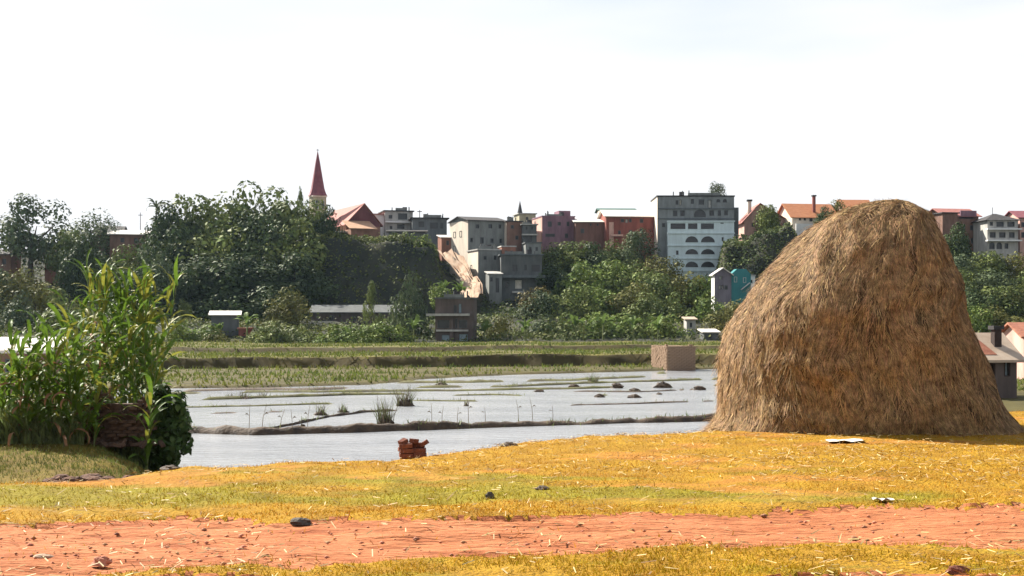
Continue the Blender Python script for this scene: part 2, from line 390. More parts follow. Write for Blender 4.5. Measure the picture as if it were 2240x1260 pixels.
for r in rows:
    for k in range(NT):
        th = 2 * math.pi * k / NT; p = hay_pt(min(r, 950) if r <= 950 else 950, th)
        if r > 950: p.z = CAMZ - (r - HZ) / F * HD
        nz = (float(fbm(math.cos(th) * 2.5 + 9, math.sin(th) * 2.5 + r * .014, 5)) - .5) * .26 + (float(vnoise(math.cos(th) * 7 + 20, math.sin(th) * 7 + r * .03, 8)) - .5) * .12
        d = Vector((p.x - HX, p.y - HD, 0)); f_ = min(1, d.length / .5)
        if d.length > 1e-4: p += d.normalized() * nz * f_
        Vh.append(p - root.location)
Vh.append(Vector((HX + (1951 - 1120) / F * HD - HX - (HX - HX), 0, CAMZ - (437.5 - HZ) / F * HD)) - Vector((HX, 0, 0)))
fs = [(i * NT + k, i * NT + (k + 1) % NT, (i + 1) * NT + (k + 1) % NT, (i + 1) * NT + k) for i in range(len(rows) - 1) for k in range(NT)]
me = bpy.data.meshes.new('straw_core'); me.from_pydata([tuple(v) for v in Vh], [], fs + [((len(rows) - 1) * NT + k, (len(rows) - 1) * NT + (k + 1) % NT, len(Vh) - 1) for k in range(NT)])
me.materials.append(M['straw_core']); me.polygons.foreach_set('use_smooth', [True] * len(me.polygons))
obj('straw_core', me, root)
# surface arrays for laying strands
S = np.array([tuple(v) for v in Vh[:-1]]).reshape(len(rows), NT, 3)
def surf(u, k):
    """u: ring coordinate (float), k: angle coordinate (float)"""
    u = np.clip(u, 0, len(rows) - 1.001); i = u.astype(int); fu = (u - i)[:, None]
    k = k % NT; j = k.astype(int); fk = (k - j)[:, None]; j2 = (j + 1) % NT
    return (S[i, j] * (1 - fk) + S[i, j2] * fk) * (1 - fu) + (S[i + 1, j] * (1 - fk) + S[i + 1, j2] * fk) * fu
def strands(n, lmin, lmax, wmin, wmax, lift0, lift1, seed, umin=1, clump=1.0, drift=1.0, per_lock=12):
    g = np.random.default_rng(seed)
    arc = np.linalg.norm(np.diff(S[:, :, :], axis=0), axis=2).mean(1); per = np.linalg.norm(np.diff(S, axis=1), axis=2).sum(1)
    wgt = arc * per[:-1]; wgt[:int(umin)] = 0; wgt /= wgt.sum()
    nl_ = max(1, n // per_lock); lu = g.choice(len(arc), nl_, p=wgt) + g.random(nl_); lk = g.random(nl_) * NT
    la_ = (fbm(lk * .25, lu * .25, seed + 1) - .5) * 2.2 * clump + g.normal(0, .28, nl_); ll = g.uniform(lmin, lmax, nl_); lf = g.random(nl_) ** 1.6
    wh = g.integers(0, nl_, n); pk0 = np.interp(lu, np.arange(len(per)), per)[wh] / NT; dn0 = np.interp(lu, np.arange(len(arc)), arc)[wh]
    u0 = np.clip(lu[wh] + g.normal(0, .07, n) / np.maximum(dn0, .02), 1, len(arc)); k0 = lk[wh] + g.normal(0, .028, n) / np.maximum(pk0, .01)
    ln = ll[wh] * g.uniform(.7, 1.15, n); ang = la_[wh] + g.normal(0, .13, n)
    dens = np.interp(u0, np.arange(len(arc)), arc); pk = np.interp(u0, np.arange(len(per)), per) / NT
    nseg = 3; V = np.zeros((n, nseg + 1, 2, 3)); wd = g.uniform(wmin, wmax, n)
    l0 = g.uniform(0, lift0, n); th0 = k0 / NT * 6.2832; cut = smooth((np.cos(th0 + .95) - .05) / .5) * smooth((56 - u0) / 8)
    l1 = lift1 * lf[wh] * g.uniform(.5, 1.1, n) * (1 - .8 * cut); l0 = l0 * (1 - .6 * cut)
    prev = None
    for s_ in range(nseg + 1):
        t = s_ / nseg; du = -ln * t * np.cos(ang) / np.maximum(dens, .02); dk = ln * t * np.sin(ang) / np.maximum(pk, .01) * drift
        dk = np.clip(dk, -10, 10)
        p = surf(u0 + du, k0 + dk); e = 1.0
        pa = surf(u0 + du + .3, k0 + dk); pb = surf(u0 + du - .3, k0 + dk); pc = surf(u0 + du, k0 + dk + .4); pd = surf(u0 + du, k0 + dk - .4)
        tu = pa - pb; tk = pc - pd; nn = np.cross(tk, tu); nn /= np.maximum(1e-9, np.linalg.norm(nn, axis=1, keepdims=True))
        tkn = tk / np.maximum(1e-9, np.linalg.norm(tk, axis=1, keepdims=True))
        lift = (l0 * (1 - t) + l1 * t * t + .006)[:, None]
        p = p + nn * lift; p[:, 2] -= (l1 * t * t * .5)
        side = tkn * np.cos(ang)[:, None] + nn * g.normal(0, .3, (n, 1))
        side *= (wd * (1 - .5 * t) * .5)[:, None]
        V[:, s_, 0] = p - side; V[:, s_, 1] = p + side
    V = V.reshape(-1, 3); b0 = np.arange(n)[:, None] * (2 * (nseg + 1))
    Fx = np.concatenate([b0 + np.array([[2 * s_, 2 * s_ + 1, 2 * s_ + 3, 2 * s_ + 2]]) for s_ in range(nseg)], 0)
    return V, Fx
A = [strands(56000, .2, .42, .005, .011, .012, .04, 1, per_lock=8), strands(24000, .16, .36, .006, .012, .02, .15, 2, clump=1.3, per_lock=14), strands(900, .2, .4, .006, .012, .04, .2, 3, clump=1.8, per_lock=3)]
A.append(strands(60000, .15, .4, .006, .013, .02, .30, 5, clump=1.6, per_lock=10))
v_, f_ = A[-1]; v4 = v_.reshape(-1, 8, 3); low = v4[:, 0, 2] < S[0, 0, 2] + .62; v4 = v4[low]; A[-1] = (v4.reshape(-1, 3), np.concatenate([np.arange(len(v4))[:, None] * 8 + np.array([[2 * q, 2 * q + 1, 2 * q + 3, 2 * q + 2]]) for q in range(3)]))
Vs, Fs, o_ = [], [], 0
for v, f in A: Vs.append(v); Fs.append(f + o_); o_ += len(v)
s_o = obj('loose_straw', npmesh('loose_straw', np.concatenate(Vs), np.concatenate(Fs), M['straw']), root); s_o['kind'] = 'stuff'

# ---------------------------------------------------------------- grass and straw on the bank
def blades(x, y, z, h, wd, lean, seed, seg=2):
    g = np.random.default_rng(seed); n = len(x); a = g.random(n) * 6.283; b_ = g.random(n) * 6.283
    V = np.zeros((n, 2 * seg + 1, 3))
    for s_ in range(seg + 1):
        t = s_ / seg; ox = np.cos(a) * lean * h * t ** 1.6; oy = np.sin(a) * lean * h * t ** 1.6; oz = h * t * np.sqrt(np.maximum(.15, 1 - (lean * t * .7) ** 2))
        w_ = wd * (1 - t) * .5
        if s_ < seg:
            V[:, 2 * s_] = np.stack([x + ox - np.cos(b_) * w_, y + oy - np.sin(b_) * w_, z + oz], -1)
            V[:, 2 * s_ + 1] = np.stack([x + ox + np.cos(b_) * w_, y + oy + np.sin(b_) * w_, z + oz], -1)
        else: V[:, 2 * s_] = np.stack([x + ox, y + oy, z + oz], -1)
    k = 2 * seg + 1; b0 = np.arange(n)[:, None] * k
    Fx = [b0 + np.array([[2 * s_, 2 * s_ + 1, 2 * s_ + 3, 2 * s_ + 2]]) for s_ in range(seg - 1)]
    q = 2 * (seg - 1); Fx.append(b0 + np.array([[q, q + 1, q + 2, q + 2]]))
    return V.reshape(-1, 3), np.concatenate(Fx[:-1]) if seg > 1 else None, Fx[-1][:, :3]
def tri_mesh(name, V, Fq_, Ft, m_, cols=None):
    f = [Ft]
    if Fq_ is not None: f = [Fq_[:, [0, 1, 2]], Fq_[:, [0, 2, 3]], Ft]
    return npmesh(name, V, np.concatenate(f), m_, False, cols)
g = np.random.default_rng(5); n = 190000
yy = 1 / g.uniform(1 / 27.0, 1 / 8.6, n); xx = g.uniform(-.52, .52, n) * yy
cyv = np.interp(xx, CRX, CRY)
keep = (~track_mask(xx, yy) | (g.random(n) < .012)) & (yy < cyv + 1.5) & (g.random(n) < .18 + .9 * fbm(xx * 1.1, yy * 1.7, 301))
keep &= (fbm(xx * .8, yy * 1.6, 85) < .63)
xx = xx[keep]; yy = yy[keep]; zz = zfn(xx, yy) + (fbm(xx * 3.2, yy * 3.2, 75, 4) - .5) * .05 - .005
n = len(xx); hh = g.uniform(.018, .05, n) * (.6 + .9 * fbm(xx * .7, yy * .7, 303)); wd = g.uniform(.004, .011, n)
V, fq, ft = blades(xx, yy, zz, hh, wd, g.uniform(.3, 1.3, n), 6)
gr = smooth((fbm(xx * .33, yy * .8, 81) - .5) / .16) * smooth((yy - 10.6) / 1.0) * smooth((17.0 - yy) / 2.5)
gr = np.clip(np.maximum(gr, .6 * (yy < 10.9)) + g.normal(0, .2, n), 0, 1)[:, None]
tn = np.array([[1.05, .95, 1.0]]) * (1 - gr) + gr * np.array([[.66, .95, .8]])
tag(obj('grass', tri_mesh('grass', V, fq, ft, M['grass_blade'], np.repeat(tn, 5, 0))), 'short dry yellow grass covering the bank in front of the pond', 'grass', kind='stuff')
# straw litter lying about
def litter(n, xs_, ys_, zs_, seed, lmin=.06, lmax=.22):
    g = np.random.default_rng(seed); a = g.random(n) * 6.283; l = g.uniform(lmin, lmax, n) / 2; w_ = g.uniform(.0025, .005, n)
    dx, dy = np.cos(a) * l, np.sin(a) * l; tz = g.normal(0, .25, n) * l; up = g.uniform(.008, .04, n)
    nx, ny = -np.sin(a) * w_, np.cos(a) * w_
    V = np.stack([np.stack([xs_ - dx - nx, ys_ - dy - ny, zs_ + up - tz], -1), np.stack([xs_ + dx - nx, ys_ + dy - ny, zs_ + up + tz], -1),
                  np.stack([xs_ + dx + nx, ys_ + dy + ny, zs_ + up + tz + w_], -1), np.stack([xs_ - dx + nx, ys_ - dy + ny, zs_ + up - tz + w_], -1)], 1)
    return V.reshape(-1, 3), np.arange(4 * n).reshape(n, 4)
g = np.random.default_rng(15); n = 42000
yy = 1 / g.uniform(1 / 25.0, 1 / 8.8, n); xx = g.uniform(-.5, .5, n) * yy; cyv = np.interp(xx, CRX, CRY)
near_hay = np.exp(-((xx - HX) ** 2 + (yy - 20.3) ** 2) / 22); pr = .07 + 1.0 * near_hay * (yy > 13.5) + .5 * smooth((yy - cyv + 3.2) / 3) * (xx > -1.6)
pr = np.where(track_mask(xx, yy), .07, pr) * (.3 + 1.6 * smooth((fbm(xx * .9, yy * 1.6, 311) - .35) / .3))
k_ = (g.random(n) < pr) & (yy < cyv + .8); xx = xx[k_]; yy = yy[k_]
V, f = litter(len(xx), xx, yy, zfn(xx, yy) + .004, 16, .03, .11)
tag(obj('straw_litter', npmesh('straw_litter', V, f, M['straw_bits'])), 'loose pale straw strewn over the grass near the haystack', 'straw', kind='stuff')
# pebbles and crumbs of earth on the track
g = np.random.default_rng(25); n = 1700
yy = 1 / g.uniform(1 / 14.0, 1 / 8.8, n); xx = g.uniform(-.5, .5, n) * yy; k_ = track_mask(xx, yy) & (g.random(n) < 1.2 * fbm(xx * .8, yy * 3, 321)); xx = xx[k_]; yy = yy[k_]; n = len(xx)
rr = g.uniform(.006, .02, n) ** 1.0 * np.where(g.random(n) < .06, 1.9, 1)
octv = np.array([[1, 0, 0], [0, 1, 0], [-1, 0, 0], [0, -1, 0], [0, 0, .7], [0, 0, -.6]])
octf = np.array([[0, 1, 4], [1, 2, 4], [2, 3, 4], [3, 0, 4], [1, 0, 5], [2, 1, 5], [3, 2, 5], [0, 3, 5]])
V = octv[None] * rr[:, None, None] * g.uniform(.7, 1.5, (n, 6, 1)) * np.array([1.3, 1, 1]) + np.stack([xx, yy, zfn(xx, yy) - .02], -1)[:, None]
f = (octf[None] + (np.arange(n) * 6)[:, None, None]).reshape(-1, 3)
tag(obj('pebbles', npmesh('pebbles', V.reshape(-1, 3), f, M['pebble'])), 'small clods and pebbles strewn along the red earth track', 'pebbles', kind='stuff')

# ---------------------------------------------------------------- small things on the bank
mat('brick', (.20, .07, .04), (.11, .038, .026), 7, .95, .6, 40)
mat('old_brick', (.125, .072, .046), (.05, .032, .024), 5, .95, .6, 30)
mat('stone', (.10, .085, .07), (.05, .042, .036), 12, .9, .5, 40)
mat('pale_litter', (.78, .74, .66), (.6, .55, .47), 9, .6, .2, 30)
def rough_lump(mb, sx, sy, sz, seed, n=8, m_=5, flat=.35):
    g = np.random.default_rng(seed); V = [(0, 0, sz)]
    for j in range(1, m_ + 1):
        a = math.pi * .5 * j / m_ * 1.15
        for k in range(n):
            t = 2 * math.pi * k / n + g.uniform(-.2, .2); r = math.sin(min(a, 1.57)) * g.uniform(.75, 1.2)
            V.append((math.cos(t) * r * sx, math.sin(t) * r * sy, max(-.3, math.cos(a)) * sz * g.uniform(.8, 1.15)))
    fs = [(0, 1 + k, 1 + (k + 1) % n) for k in range(n)]
    for j in range(m_ - 1): fs += [(1 + j * n + k, 1 + (j + 1) * n + k, 1 + (j + 1) * n + (k + 1) % n, 1 + j * n + (k + 1) % n) for k in range(n)]
    mb.add(V, fs)
def lump(name, label, cat, px, row, z, sx, sy, sz, m_, seed, group=None, sink=.0):
    p = G(px, row, z); mb = MB(); rough_lump(mb, sx, sy, sz, seed)
    o = mb.build(name, m_); o.location = (p.x, p.y, zat(p.x, p.y) - sink if z > -1 else z - sink)
    return tag(o, label, cat, group)
lump('stone', 'flat dark stone on the near edge of the yellow grass', 'stone', 655, 1144, 0, .10, .09, .045, M['stone'], 1)
lump('earth_clod', 'large reddish clod at the lower left of the earth track', 'clod', 222, 1238, 0, .075, .06, .05, M['pebble'], 2)
lump('earth_clod', 'low pale clod left of the large reddish clod on the track', 'clod', 95, 1226, 0, .07, .05, .022, M['lit_earth'], 3)
lump('earth_clod', 'small dark clod in the bright green strip of grass', 'clod', 1072, 1092, 0, .045, .04, .055, M['stone'], 4)
lump('earth_clod', 'small brown clod lying in the grass in front of the straw-strewn slope', 'clod', 1186, 1072, 0, .07, .05, .035, M['mud'], 5)
lump('earth_clod', 'dark brown clod on the brow of the bank right of the brick pile', 'clod', 1115, 968, 0, .13, .08, .06, M['mud'], 6)
lump('earth_clod', 'small dark clod at the corner of the pond brow left of the brick pile', 'clod', 372, 1016, 0, .12, .09, .05, M['mud'], 7)
lump('brick_fragment', 'broken orange brick lying in the grass at the lower right corner', 'brick', 2098, 1252, 0, .10, .06, .045, M['brick'], 8)
def sheet_scrap(label, px, row, w_, h_, seed):
    p = G(px, row, 0); g = np.random.default_rng(seed); mb = MB(); n = 5
    V = [(w_ * (i / n - .5), h_ * (j / 2 - .5), .02 + g.uniform(0, .03)) for j in range(3) for i in range(n + 1)]
    fs = [(j * (n + 1) + i, j * (n + 1) + i + 1, (j + 1) * (n + 1) + i + 1, (j + 1) * (n + 1) + i) for j in range(2) for i in range(n)]
    mb.add(V, fs); mb.add([(x, y, z - .006) for x, y, z in V], [f[::-1] for f in fs])
    o = mb.build('paper_scrap', M['pale_litter']); o.location = (p.x, p.y, zat(p.x, p.y)); return tag(o, label, 'litter')
sheet_scrap('flat white scrap on the grass beside the earth track', 1930, 1098, .20, .12, 1)
sheet_scrap('long pale scrap lying at the foot of the haystack', 1850, 972, .50, .25, 2)

# brick pile at the brow of the bank: each brick a part
bm_ = MB(); bm_.box(-.11, .11, -.055, .055, -.035, .035)
def soft_brick(name, m_, L_=.11, W_=.055, H_=.035, seed=0):
    g = np.random.default_rng(seed); mb = MB(); mb.box(-L_, L_, -W_, W_, -H_, H_); me = mb.mesh(name, m_)
    b = bmesh.new(); b.from_mesh(me); bmesh.ops.bevel(b, geom=b.edges[:], offset=H_ * .22, segments=1, affect='EDGES')
    for v in b.verts: v.co += Vector(g.uniform(-.004, .004, 3))
    b.to_mesh(me); b.free(); return me
BR = [soft_brick('brick', M['brick'], .085, .05, .029, seed=s) for s in range(4)]
p = G(902, 988, 0); p.z = zat(p.x, p.y)
pile = thing('brick_pile', 'small stack of loose red bricks at the pond edge', 'brick pile', p, .12)
g = np.random.default_rng(44); kk = 0
for lev in range(5):
    for i in range(2):
        for j in range(2):
            if lev == 4 and i == 1 and j == 0: continue
            o = obj('brick', BR[kk % 4], pile); kk += 1
            if lev % 2 == 0: o.location = (-.088 + .176 * i + g.uniform(-.008, .008), -.06 + .12 * j, .015 + lev * .061); o.rotation_euler = (g.normal(0, .03), g.normal(0, .04), g.normal(0, .07))
            else: o.location = (-.08 + .16 * i + g.uniform(-.02, .02), -.06 + .12 * j + g.uniform(-.01, .01), .015 + lev * .061); o.rotation_euler = (g.normal(0, .04), g.normal(0, .05), g.normal(0, .15))
for (x, y, z, ry, rz) in ((-.12, -.02, .31, -.35, .6), (.15, -.02, .285, -.55, -.4), (.02, -.01, .318, .1, 1.0)):
    o = obj('brick', BR[kk % 4], pile); kk += 1; o.location = (x, y, z); o.rotation_euler = (.1, ry, rz); o.scale = (.62, .9, .95)
# lumps in place of a pit at left, its shade put into their colour
p = G(190, 1036, 0)
mb = MB(); g = np.random.default_rng(3)
for k in range(16):
    q = MB(); s0 = g.uniform(.05, .13); rough_lump(q, s0 * 1.3, s0, s0 * g.uniform(.4, .8), 60 + k, 7, 4)
    ox, oy = g.normal(0, .32), g.normal(0, .14); mb.add([(v[0] + ox, v[1] + oy, v[2] + max(0, .06 - .1 * abs(ox))) for v in q.v], q.f)
mat('pit_shade_earth', (.15, .075, .045), (.055, .03, .022), 6, .95, .8, 25)
o = mb.build('earth_heap', M['pit_shade_earth']); o.location = (p.x, p.y, zat(p.x, p.y) - .02)
tag(o, 'low broken heap of dark earth in place of a shadowed pit at the left brow of the bank', 'earth heap')

# ---------------------------------------------------------------- things in the shallow water
mat('reed_green', (.17, .21, .07), (.09, .11, .04), 4, .6, 0, island=.35, translucent=.25)
mat('reed_dry', (.17, .13, .075), (.075, .058, .036), 4, .8, 0, island=.3)
k_ = np.random.default_rng(70).random(len(pts)) < .55 
pts = np.repeat(pts[k_], 2, 0) + np.random.default_rng(72).normal(0, .12, (2 * int(k_.sum()), 3)) * np.array([1, 1, 0]); nn_ = len(pts); g2 = np.random.default_rng(73)
gk = g2.random(nn_) < .15 + .85 * smooth((fbm(pts[:, 0] * .3, pts[:, 1] * .3, 441) - .4) / .2); pts = pts[gk]; nn_ = len(pts)
V, fq, ft = blades(pts[:, 0], pts[:, 1], pts[:, 2] - .03, g2.uniform(.05, .3, nn_), g2.uniform(.02, .06, nn_), g2.uniform(.2, 1, nn_), 74)
tag(obj('bund_grass', tri_mesh('bund_grass', V, fq, ft, M['reed_green'])), 'sparse weeds growing on the low mud ridges in the pond', 'weeds', kind='stuff')
def tuft(label, px, row, w_, h_, nb, seed, green=.5, stump=True):
    p = G(px, row, WATER); root = thing('grass_tuft', label, 'grass tuft', (p.x, p.y, WATER), 0, 'grass tufts in the pond')
    g = np.random.default_rng(seed)
    if stump:
        mb = MB(); rough_lump(mb, w_ * .5, w_ * .4, h_ * .28, seed); o = mb.build('root_mound', M['mud'], root); o.location.z = -.04
    for nm, mt, k in (('dry_blades', 'reed_dry', int(nb * (1 - green))), ('green_blades', 'reed_green', int(nb * green))):
        if k < 2: continue
        r = w_ * .38 * np.sqrt(g.random(k)); a = g.random(k) * 6.283
        V, fq, ft = blades(r * np.cos(a), r * np.sin(a), np.zeros(k) - .02, h_ * g.uniform(.45, 1.05, k), g.uniform(.03, .06, k), g.uniform(.1, .75, k), seed + 7, 3)
        o = obj(nm, tri_mesh(nm, V, fq, ft, M[mt]), root); o['kind'] = 'stuff'
tuft('tallest grass tuft with dark root mound standing in the pond', 842, 932, .85, 1.45, 110, 1, .45)
tuft('brown grass tuft on a mud mound behind the tallest tuft', 885, 888, 1.1, 1.35, 100, 2, .3)
tuft('small tuft on the thin diagonal mud ridge, left one', 702, 908, .7, .75, 45, 3, .4)
tuft('small tuft on the thin diagonal mud ridge, right one', 752, 902, .6, .55, 40, 4, .5)
tuft('lone green tuft in the far water above the tallest tuft', 965, 842, .9, .85, 50, 5, .8)
tuft('dark bushy tuft at the far edge of the water left of the brick clamp', 1297, 838, 1.1, .95, 60, 6, .7)
tuft('low row of dry tufts in the upper left of the pond, middle one', 532, 872, 1.0, .6, 45, 7, .2)
tuft('low row of dry tufts in the upper left of the pond, left one', 505, 872, .6, .5, 30, 8, .2)
tuft('low row of dry tufts in the upper left of the pond, right one', 572, 870, .7, .5, 30, 9, .2)
tuft('tiny dry tuft standing alone in open water right of the brick pile', 1020, 888, .35, .45, 20, 10, .2)
clods = [(1255, 848, .75, .30, 'leftmost dark mud clod in the far water'), (1350, 849, .85, .36, 'rounded mud clod in the far water below the brick clamp, left of a flat one'),
         (1388, 856, .8, .24, 'flat mud clod just right of the rounded one in the far water'), (1450, 848, 1.05, .45, 'jagged largest mud clod in the far water'),
         (1530, 853, .95, .28, 'rightmost mud clod in the water beside the haystack'), (1312, 869, .6, .22, 'small mud clod, left of the two nearest in open water'),
         (1386, 870, .85, .24, 'long mud clod, right of the two nearest in open water'), (1442, 863, .4, .16, 'smallest mud clod below the jagged one'),
         (662, 939, .28, .25, 'small dark mud clod on the near bund by thin stalks'), (1180, 857, .7, .18, 'low mud clod left of the leftmost rounded clod, on a green ridge')]
for i, (px, r, w_, h_, lb) in enumerate(clods):
    lump('mud_clod', lb, 'mud clod', px, r, WATER, w_ * .55, w_ * .4, h_, M['mud'], 70 + i, 'mud clods in the pond', .03)
# dead stalks along the near bund
st = [(545, 940, 1.0), (572, 942, 1.1), (612, 938, .8), (640, 944, .9), (672, 938, 1.0), (945, 930, .9), (966, 928, .8), (1000, 926, .7), (1025, 922, 1.0), (1062, 920, .6), (1135, 918, .9), (1166, 919, 1.0), (1210, 916, .6)]
for i, (px, r, h_) in enumerate(st):
    p = G(px, r, WATER + .1); mb = MB(); g = np.random.default_rng(200 + i)
    b_ = (g.normal(0, .12), g.normal(0, .1)); mb.tube([(0, 0, -.2), (b_[0] * .3, b_[1] * .3, h_ * .5), (b_[0], b_[1], h_)], [.014, .011, .006], 5)
    root = mb.build('dead_stalk', M['reed_dry']); root.location = p
    tag(root, 'thin dead stalk standing in the water along the near mud bund', 'stalk', 'dead stalks along the bund')
    lf = MB(); s_ = g.choice((-1, 1)); lf.add([(b_[0] * .4, 0, h_ * .55), (b_[0] * .4 + .1 * s_, 0, h_ * .68), (b_[0] * .4 + .2 * s_, .02, h_ * .6), (b_[0] * .4 + .1 * s_, .01, h_ * .62)], ((0, 1, 2, 3),)); lf.build('leaf', M['reed_dry'], root)

# square clamp of mud bricks on the far shore
mat('mud_brick', (.30, .205, .135), (.19, .125, .082), 2, .95, .5, 12, stretch=(1, 1, 3))
p = G(1459, 809, -2.72)
s_ = p.y / F; Wf, Hf = 66 * s_, 52 * s_
kl = thing('brick_clamp', 'square stacked clamp of mud bricks on the far shore', 'brick stack', (p.x, p.y, -2.72), math.radians(12))
kw = Wf / math.cos(math.radians(12)) * .98; kd = 4.6; kh = Hf; nr = 15; hh_ = kh / nr
for side, ln in (('front', kw), ('left', kd)):
    pass
mb = MB(); mb.box(.03, kw - .03, .03, kd - .03, -.5, kh - .05); mb.build('core', M['mud_brick'], kl)
MBk = [soft_brick('mud_brick', M['mud_brick'], .21, .10, hh_ * .47, seed=90 + s) for s in range(4)]
g = np.random.default_rng(8)
for r in range(nr + 1):
    for ln, ax in ((kw, 0), (kd, 1)):
        n = int(ln / .435)
        for i in range(n):
            if r == nr and g.random() < .55: continue
            if r > nr * .75 and g.random() < .06: continue
            u = (i + .5 + (.5 if r % 2 else 0)) * ln / n
            if u > ln - .1: continue
            o = obj('brick', MBk[int(g.integers(4))], kl); o.location = (u, .08 + g.uniform(-.03, .02), (r + .5) * hh_) if ax == 0 else (.08 + g.uniform(-.03, .02), u, (r + .5) * hh_)
            o.rotation_euler = (g.normal(0, .02), g.normal(0, .02), g.normal(0, .03) + (0 if ax == 0 else math.pi / 2))

# ---------------------------------------------------------------- maize, canes and the ruined wall on the left
mat('maize_leaf', (.10, .185, .02), (.045, .095, .013), 3, .55, 0, spec=.15, island=.3, translucent=.35)
mat('maize_leaf_yellow', (.22, .24, .035), (.12, .13, .022), 3, .55, 0, spec=.15, island=.3, translucent=.35)
mat('maize_leaf_dry', (.30, .17, .07), (.17, .09, .04), 3, .7, 0, island=.3, translucent=.2)
mat('maize_stalk', (.16, .19, .06), (.10, .11, .04), 5, .6)
mat('broad_leaf', (.075, .12, .03), (.035, .06, .018), 3, .6, 0, spec=.12, island=.35, translucent=.25)
mat('bark', (.085, .065, .05), (.045, .036, .03), 6, .95, .8, 15)
def leaf_mesh(L_, W_, droop, up, seed, m_):
    g = np.random.default_rng(seed); n = 6; mb = MB(); V = []; a = up; x = z = 0
    for i in range(n + 1):
        t = i / n; w_ = W_ * (.35 + 1.5 * t) * (1 - t) ** .7 if t < 1 else 0
        tw = .25 * math.sin(t * 5 + seed)
        V += [(x, -w_ * .5, z + tw * w_), (x, 0, z - w_ * .12), (x, w_ * .5, z - tw * w_)]
        x += math.cos(a) * L_ / n; z += math.sin(a) * L_ / n; a -= droop / n * (.5 + 1.3 * t)
    fs = [(i * 3 + j, (i + 1) * 3 + j, (i + 1) * 3 + j + 1, i * 3 + j + 1) for i in range(n) for j in range(2)]
    mb.add(V, fs); return mb.mesh('leaf', m_)
LM = {k: [leaf_mesh(l * (1 + .15 * i), w_, dr + .3 * i, up - .1 * i, 5 * i, M[k2]) for i in range(3)] for k, l, w_, dr, up, k2 in
      (('maize', .9, .17, 1.7, 1.2, 'maize_leaf'), ('yellow', .8, .13, 1.8, 1.15, 'maize_leaf_yellow'), ('dry', .7, .11, 3.0, .5, 'maize_leaf_dry'),
       ('cane', .7, .13, 1.1, 1.25, 'maize_leaf'), ('caney', .7, .12, 1.2, 1.2, 'maize_leaf_yellow'))}
def plant(kind, label, group, x, y, h_, nl, seed, yel=.2, dry=.1, z=None):
    g = np.random.default_rng(seed); z = zat(x, y) if z is None else z
    root = thing('maize_plant' if kind == 'maize' else 'giant_cane', label, 'maize' if kind == 'maize' else 'cane', (x, y, z), g.random() * 6.28, group)
    bx, by = g.normal(0, .05 * h_, 2); r0 = .022 if kind == 'maize' else .018
    mb = MB(); pts = [(bx * t * t, by * t * t, h_ * t * .93 - .05) for t in (0, .3, .6, 1)]; mb.tube(pts, [r0, r0 * .9, r0 * .7, r0 * .3], 5); mb.build('stalk', M['maize_stalk'], root)
    for i in range(nl):
        t = (.12 if kind == 'maize' else .22) + (.86 if kind == 'maize' else .77) * i / (nl - 1)
        u = g.random(); fam = ('dry' if u < dry * (1.8 - 1.5 * t) else 'yellow' if u < dry + yel else 'maize') if kind == 'maize' else ('caney' if u < yel else 'cane')
        o = obj('leaf', LM[fam][int(g.integers(3))], root); o.location = (bx * t * t, by * t * t, h_ * t * .93 - .05)
        s_ = g.uniform(.75, 1.25) * (1.0 if kind == 'maize' else 1.15); o.scale = (s_, s_, s_)
        o.rotation_euler = (g.normal(0, .2), g.normal(0, .15) - (.25 if t > .85 else 0), i * 2.6 + g.normal(0, .5))
    return root
sd = 500
for (px, d, top) in ((18, 34, 770), (45, 34.5, 745), (70, 34, 760), (96, 34.3, 738), (122, 34, 742), (146, 34.6, 735), (168, 34.2, 745), (8, 36, 750), (60, 36.3, 725), (110, 36, 715), (155, 36.4, 705), (185, 36, 715), (30, 38, 730), (85, 38, 705), (135, 38.3, 690), (175, 38.2, 690), (5, 33.6, 820), (32, 33.5, 800), (58, 33.4, 815), (84, 33.5, 790), (110, 33.4, 805), (136, 33.5, 785), (160, 33.4, 800), (182, 33.5, 790)):
    d = 37.6 + (d - 34) * .62; q = P(px, 0, d); zz_ = zat(q.x, q.y); plant('maize', 'leafy maize plant in the front stand left of the ruined wall', 'maize stand left of the wall', q.x, q.y, CAMZ - (top - HZ) / F * d - zz_, 18, sd, .22, .12); sd += 1
for (px, d, top) in ((200, 38.6, 690), (225, 38.8, 700), (250, 38.6, 705), (275, 38.9, 700), (300, 38.6, 712), (325, 38.8, 715), (212, 40, 668), (240, 40.2, 660), (268, 40, 672), (296, 40.2, 665), (320, 40, 690), (344, 39.6, 705)):
    d = 37.6 + (d - 34) * .62; q = P(px, 0, d); zz_ = zat(q.x, q.y); plant('maize', 'leafy maize plant growing behind the ruined wall', 'maize stand behind the wall', q.x, q.y, CAMZ - (top - HZ) / F * d - zz_, 18, sd, .3, .12); sd += 1
for (px, d, top) in ((206, 42, 568), (222, 42.3, 590), (236, 42, 585), (250, 42.4, 600), (262, 42, 592), (275, 42.3, 604), (288, 42, 598), (300, 42.3, 606), (312, 42, 600), (324, 42.2, 612), (335, 42, 596), (345, 41.8, 590), (215, 43, 580), (244, 43, 590), (280, 43, 596), (330, 43, 600), (180, 43, 640), (160, 43, 655), (212, 43.6, 600), (228, 43.4, 575), (256, 43.5, 583), (268, 43.6, 590), (294, 43.5, 588), (306, 43.6, 592), (318, 43.5, 590), (340, 43.4, 585)):
    d = 37.6 + (d - 34) * .62; q = P(px, 0, d); zz_ = zat(q.x, q.y); plant('cane', 'tall upright cane rising behind the maize', 'tall canes behind the maize', q.x, q.y, CAMZ - (top - HZ) / F * d - zz_, 20, sd, .3 if px < 330 else .8, 0); sd += 1

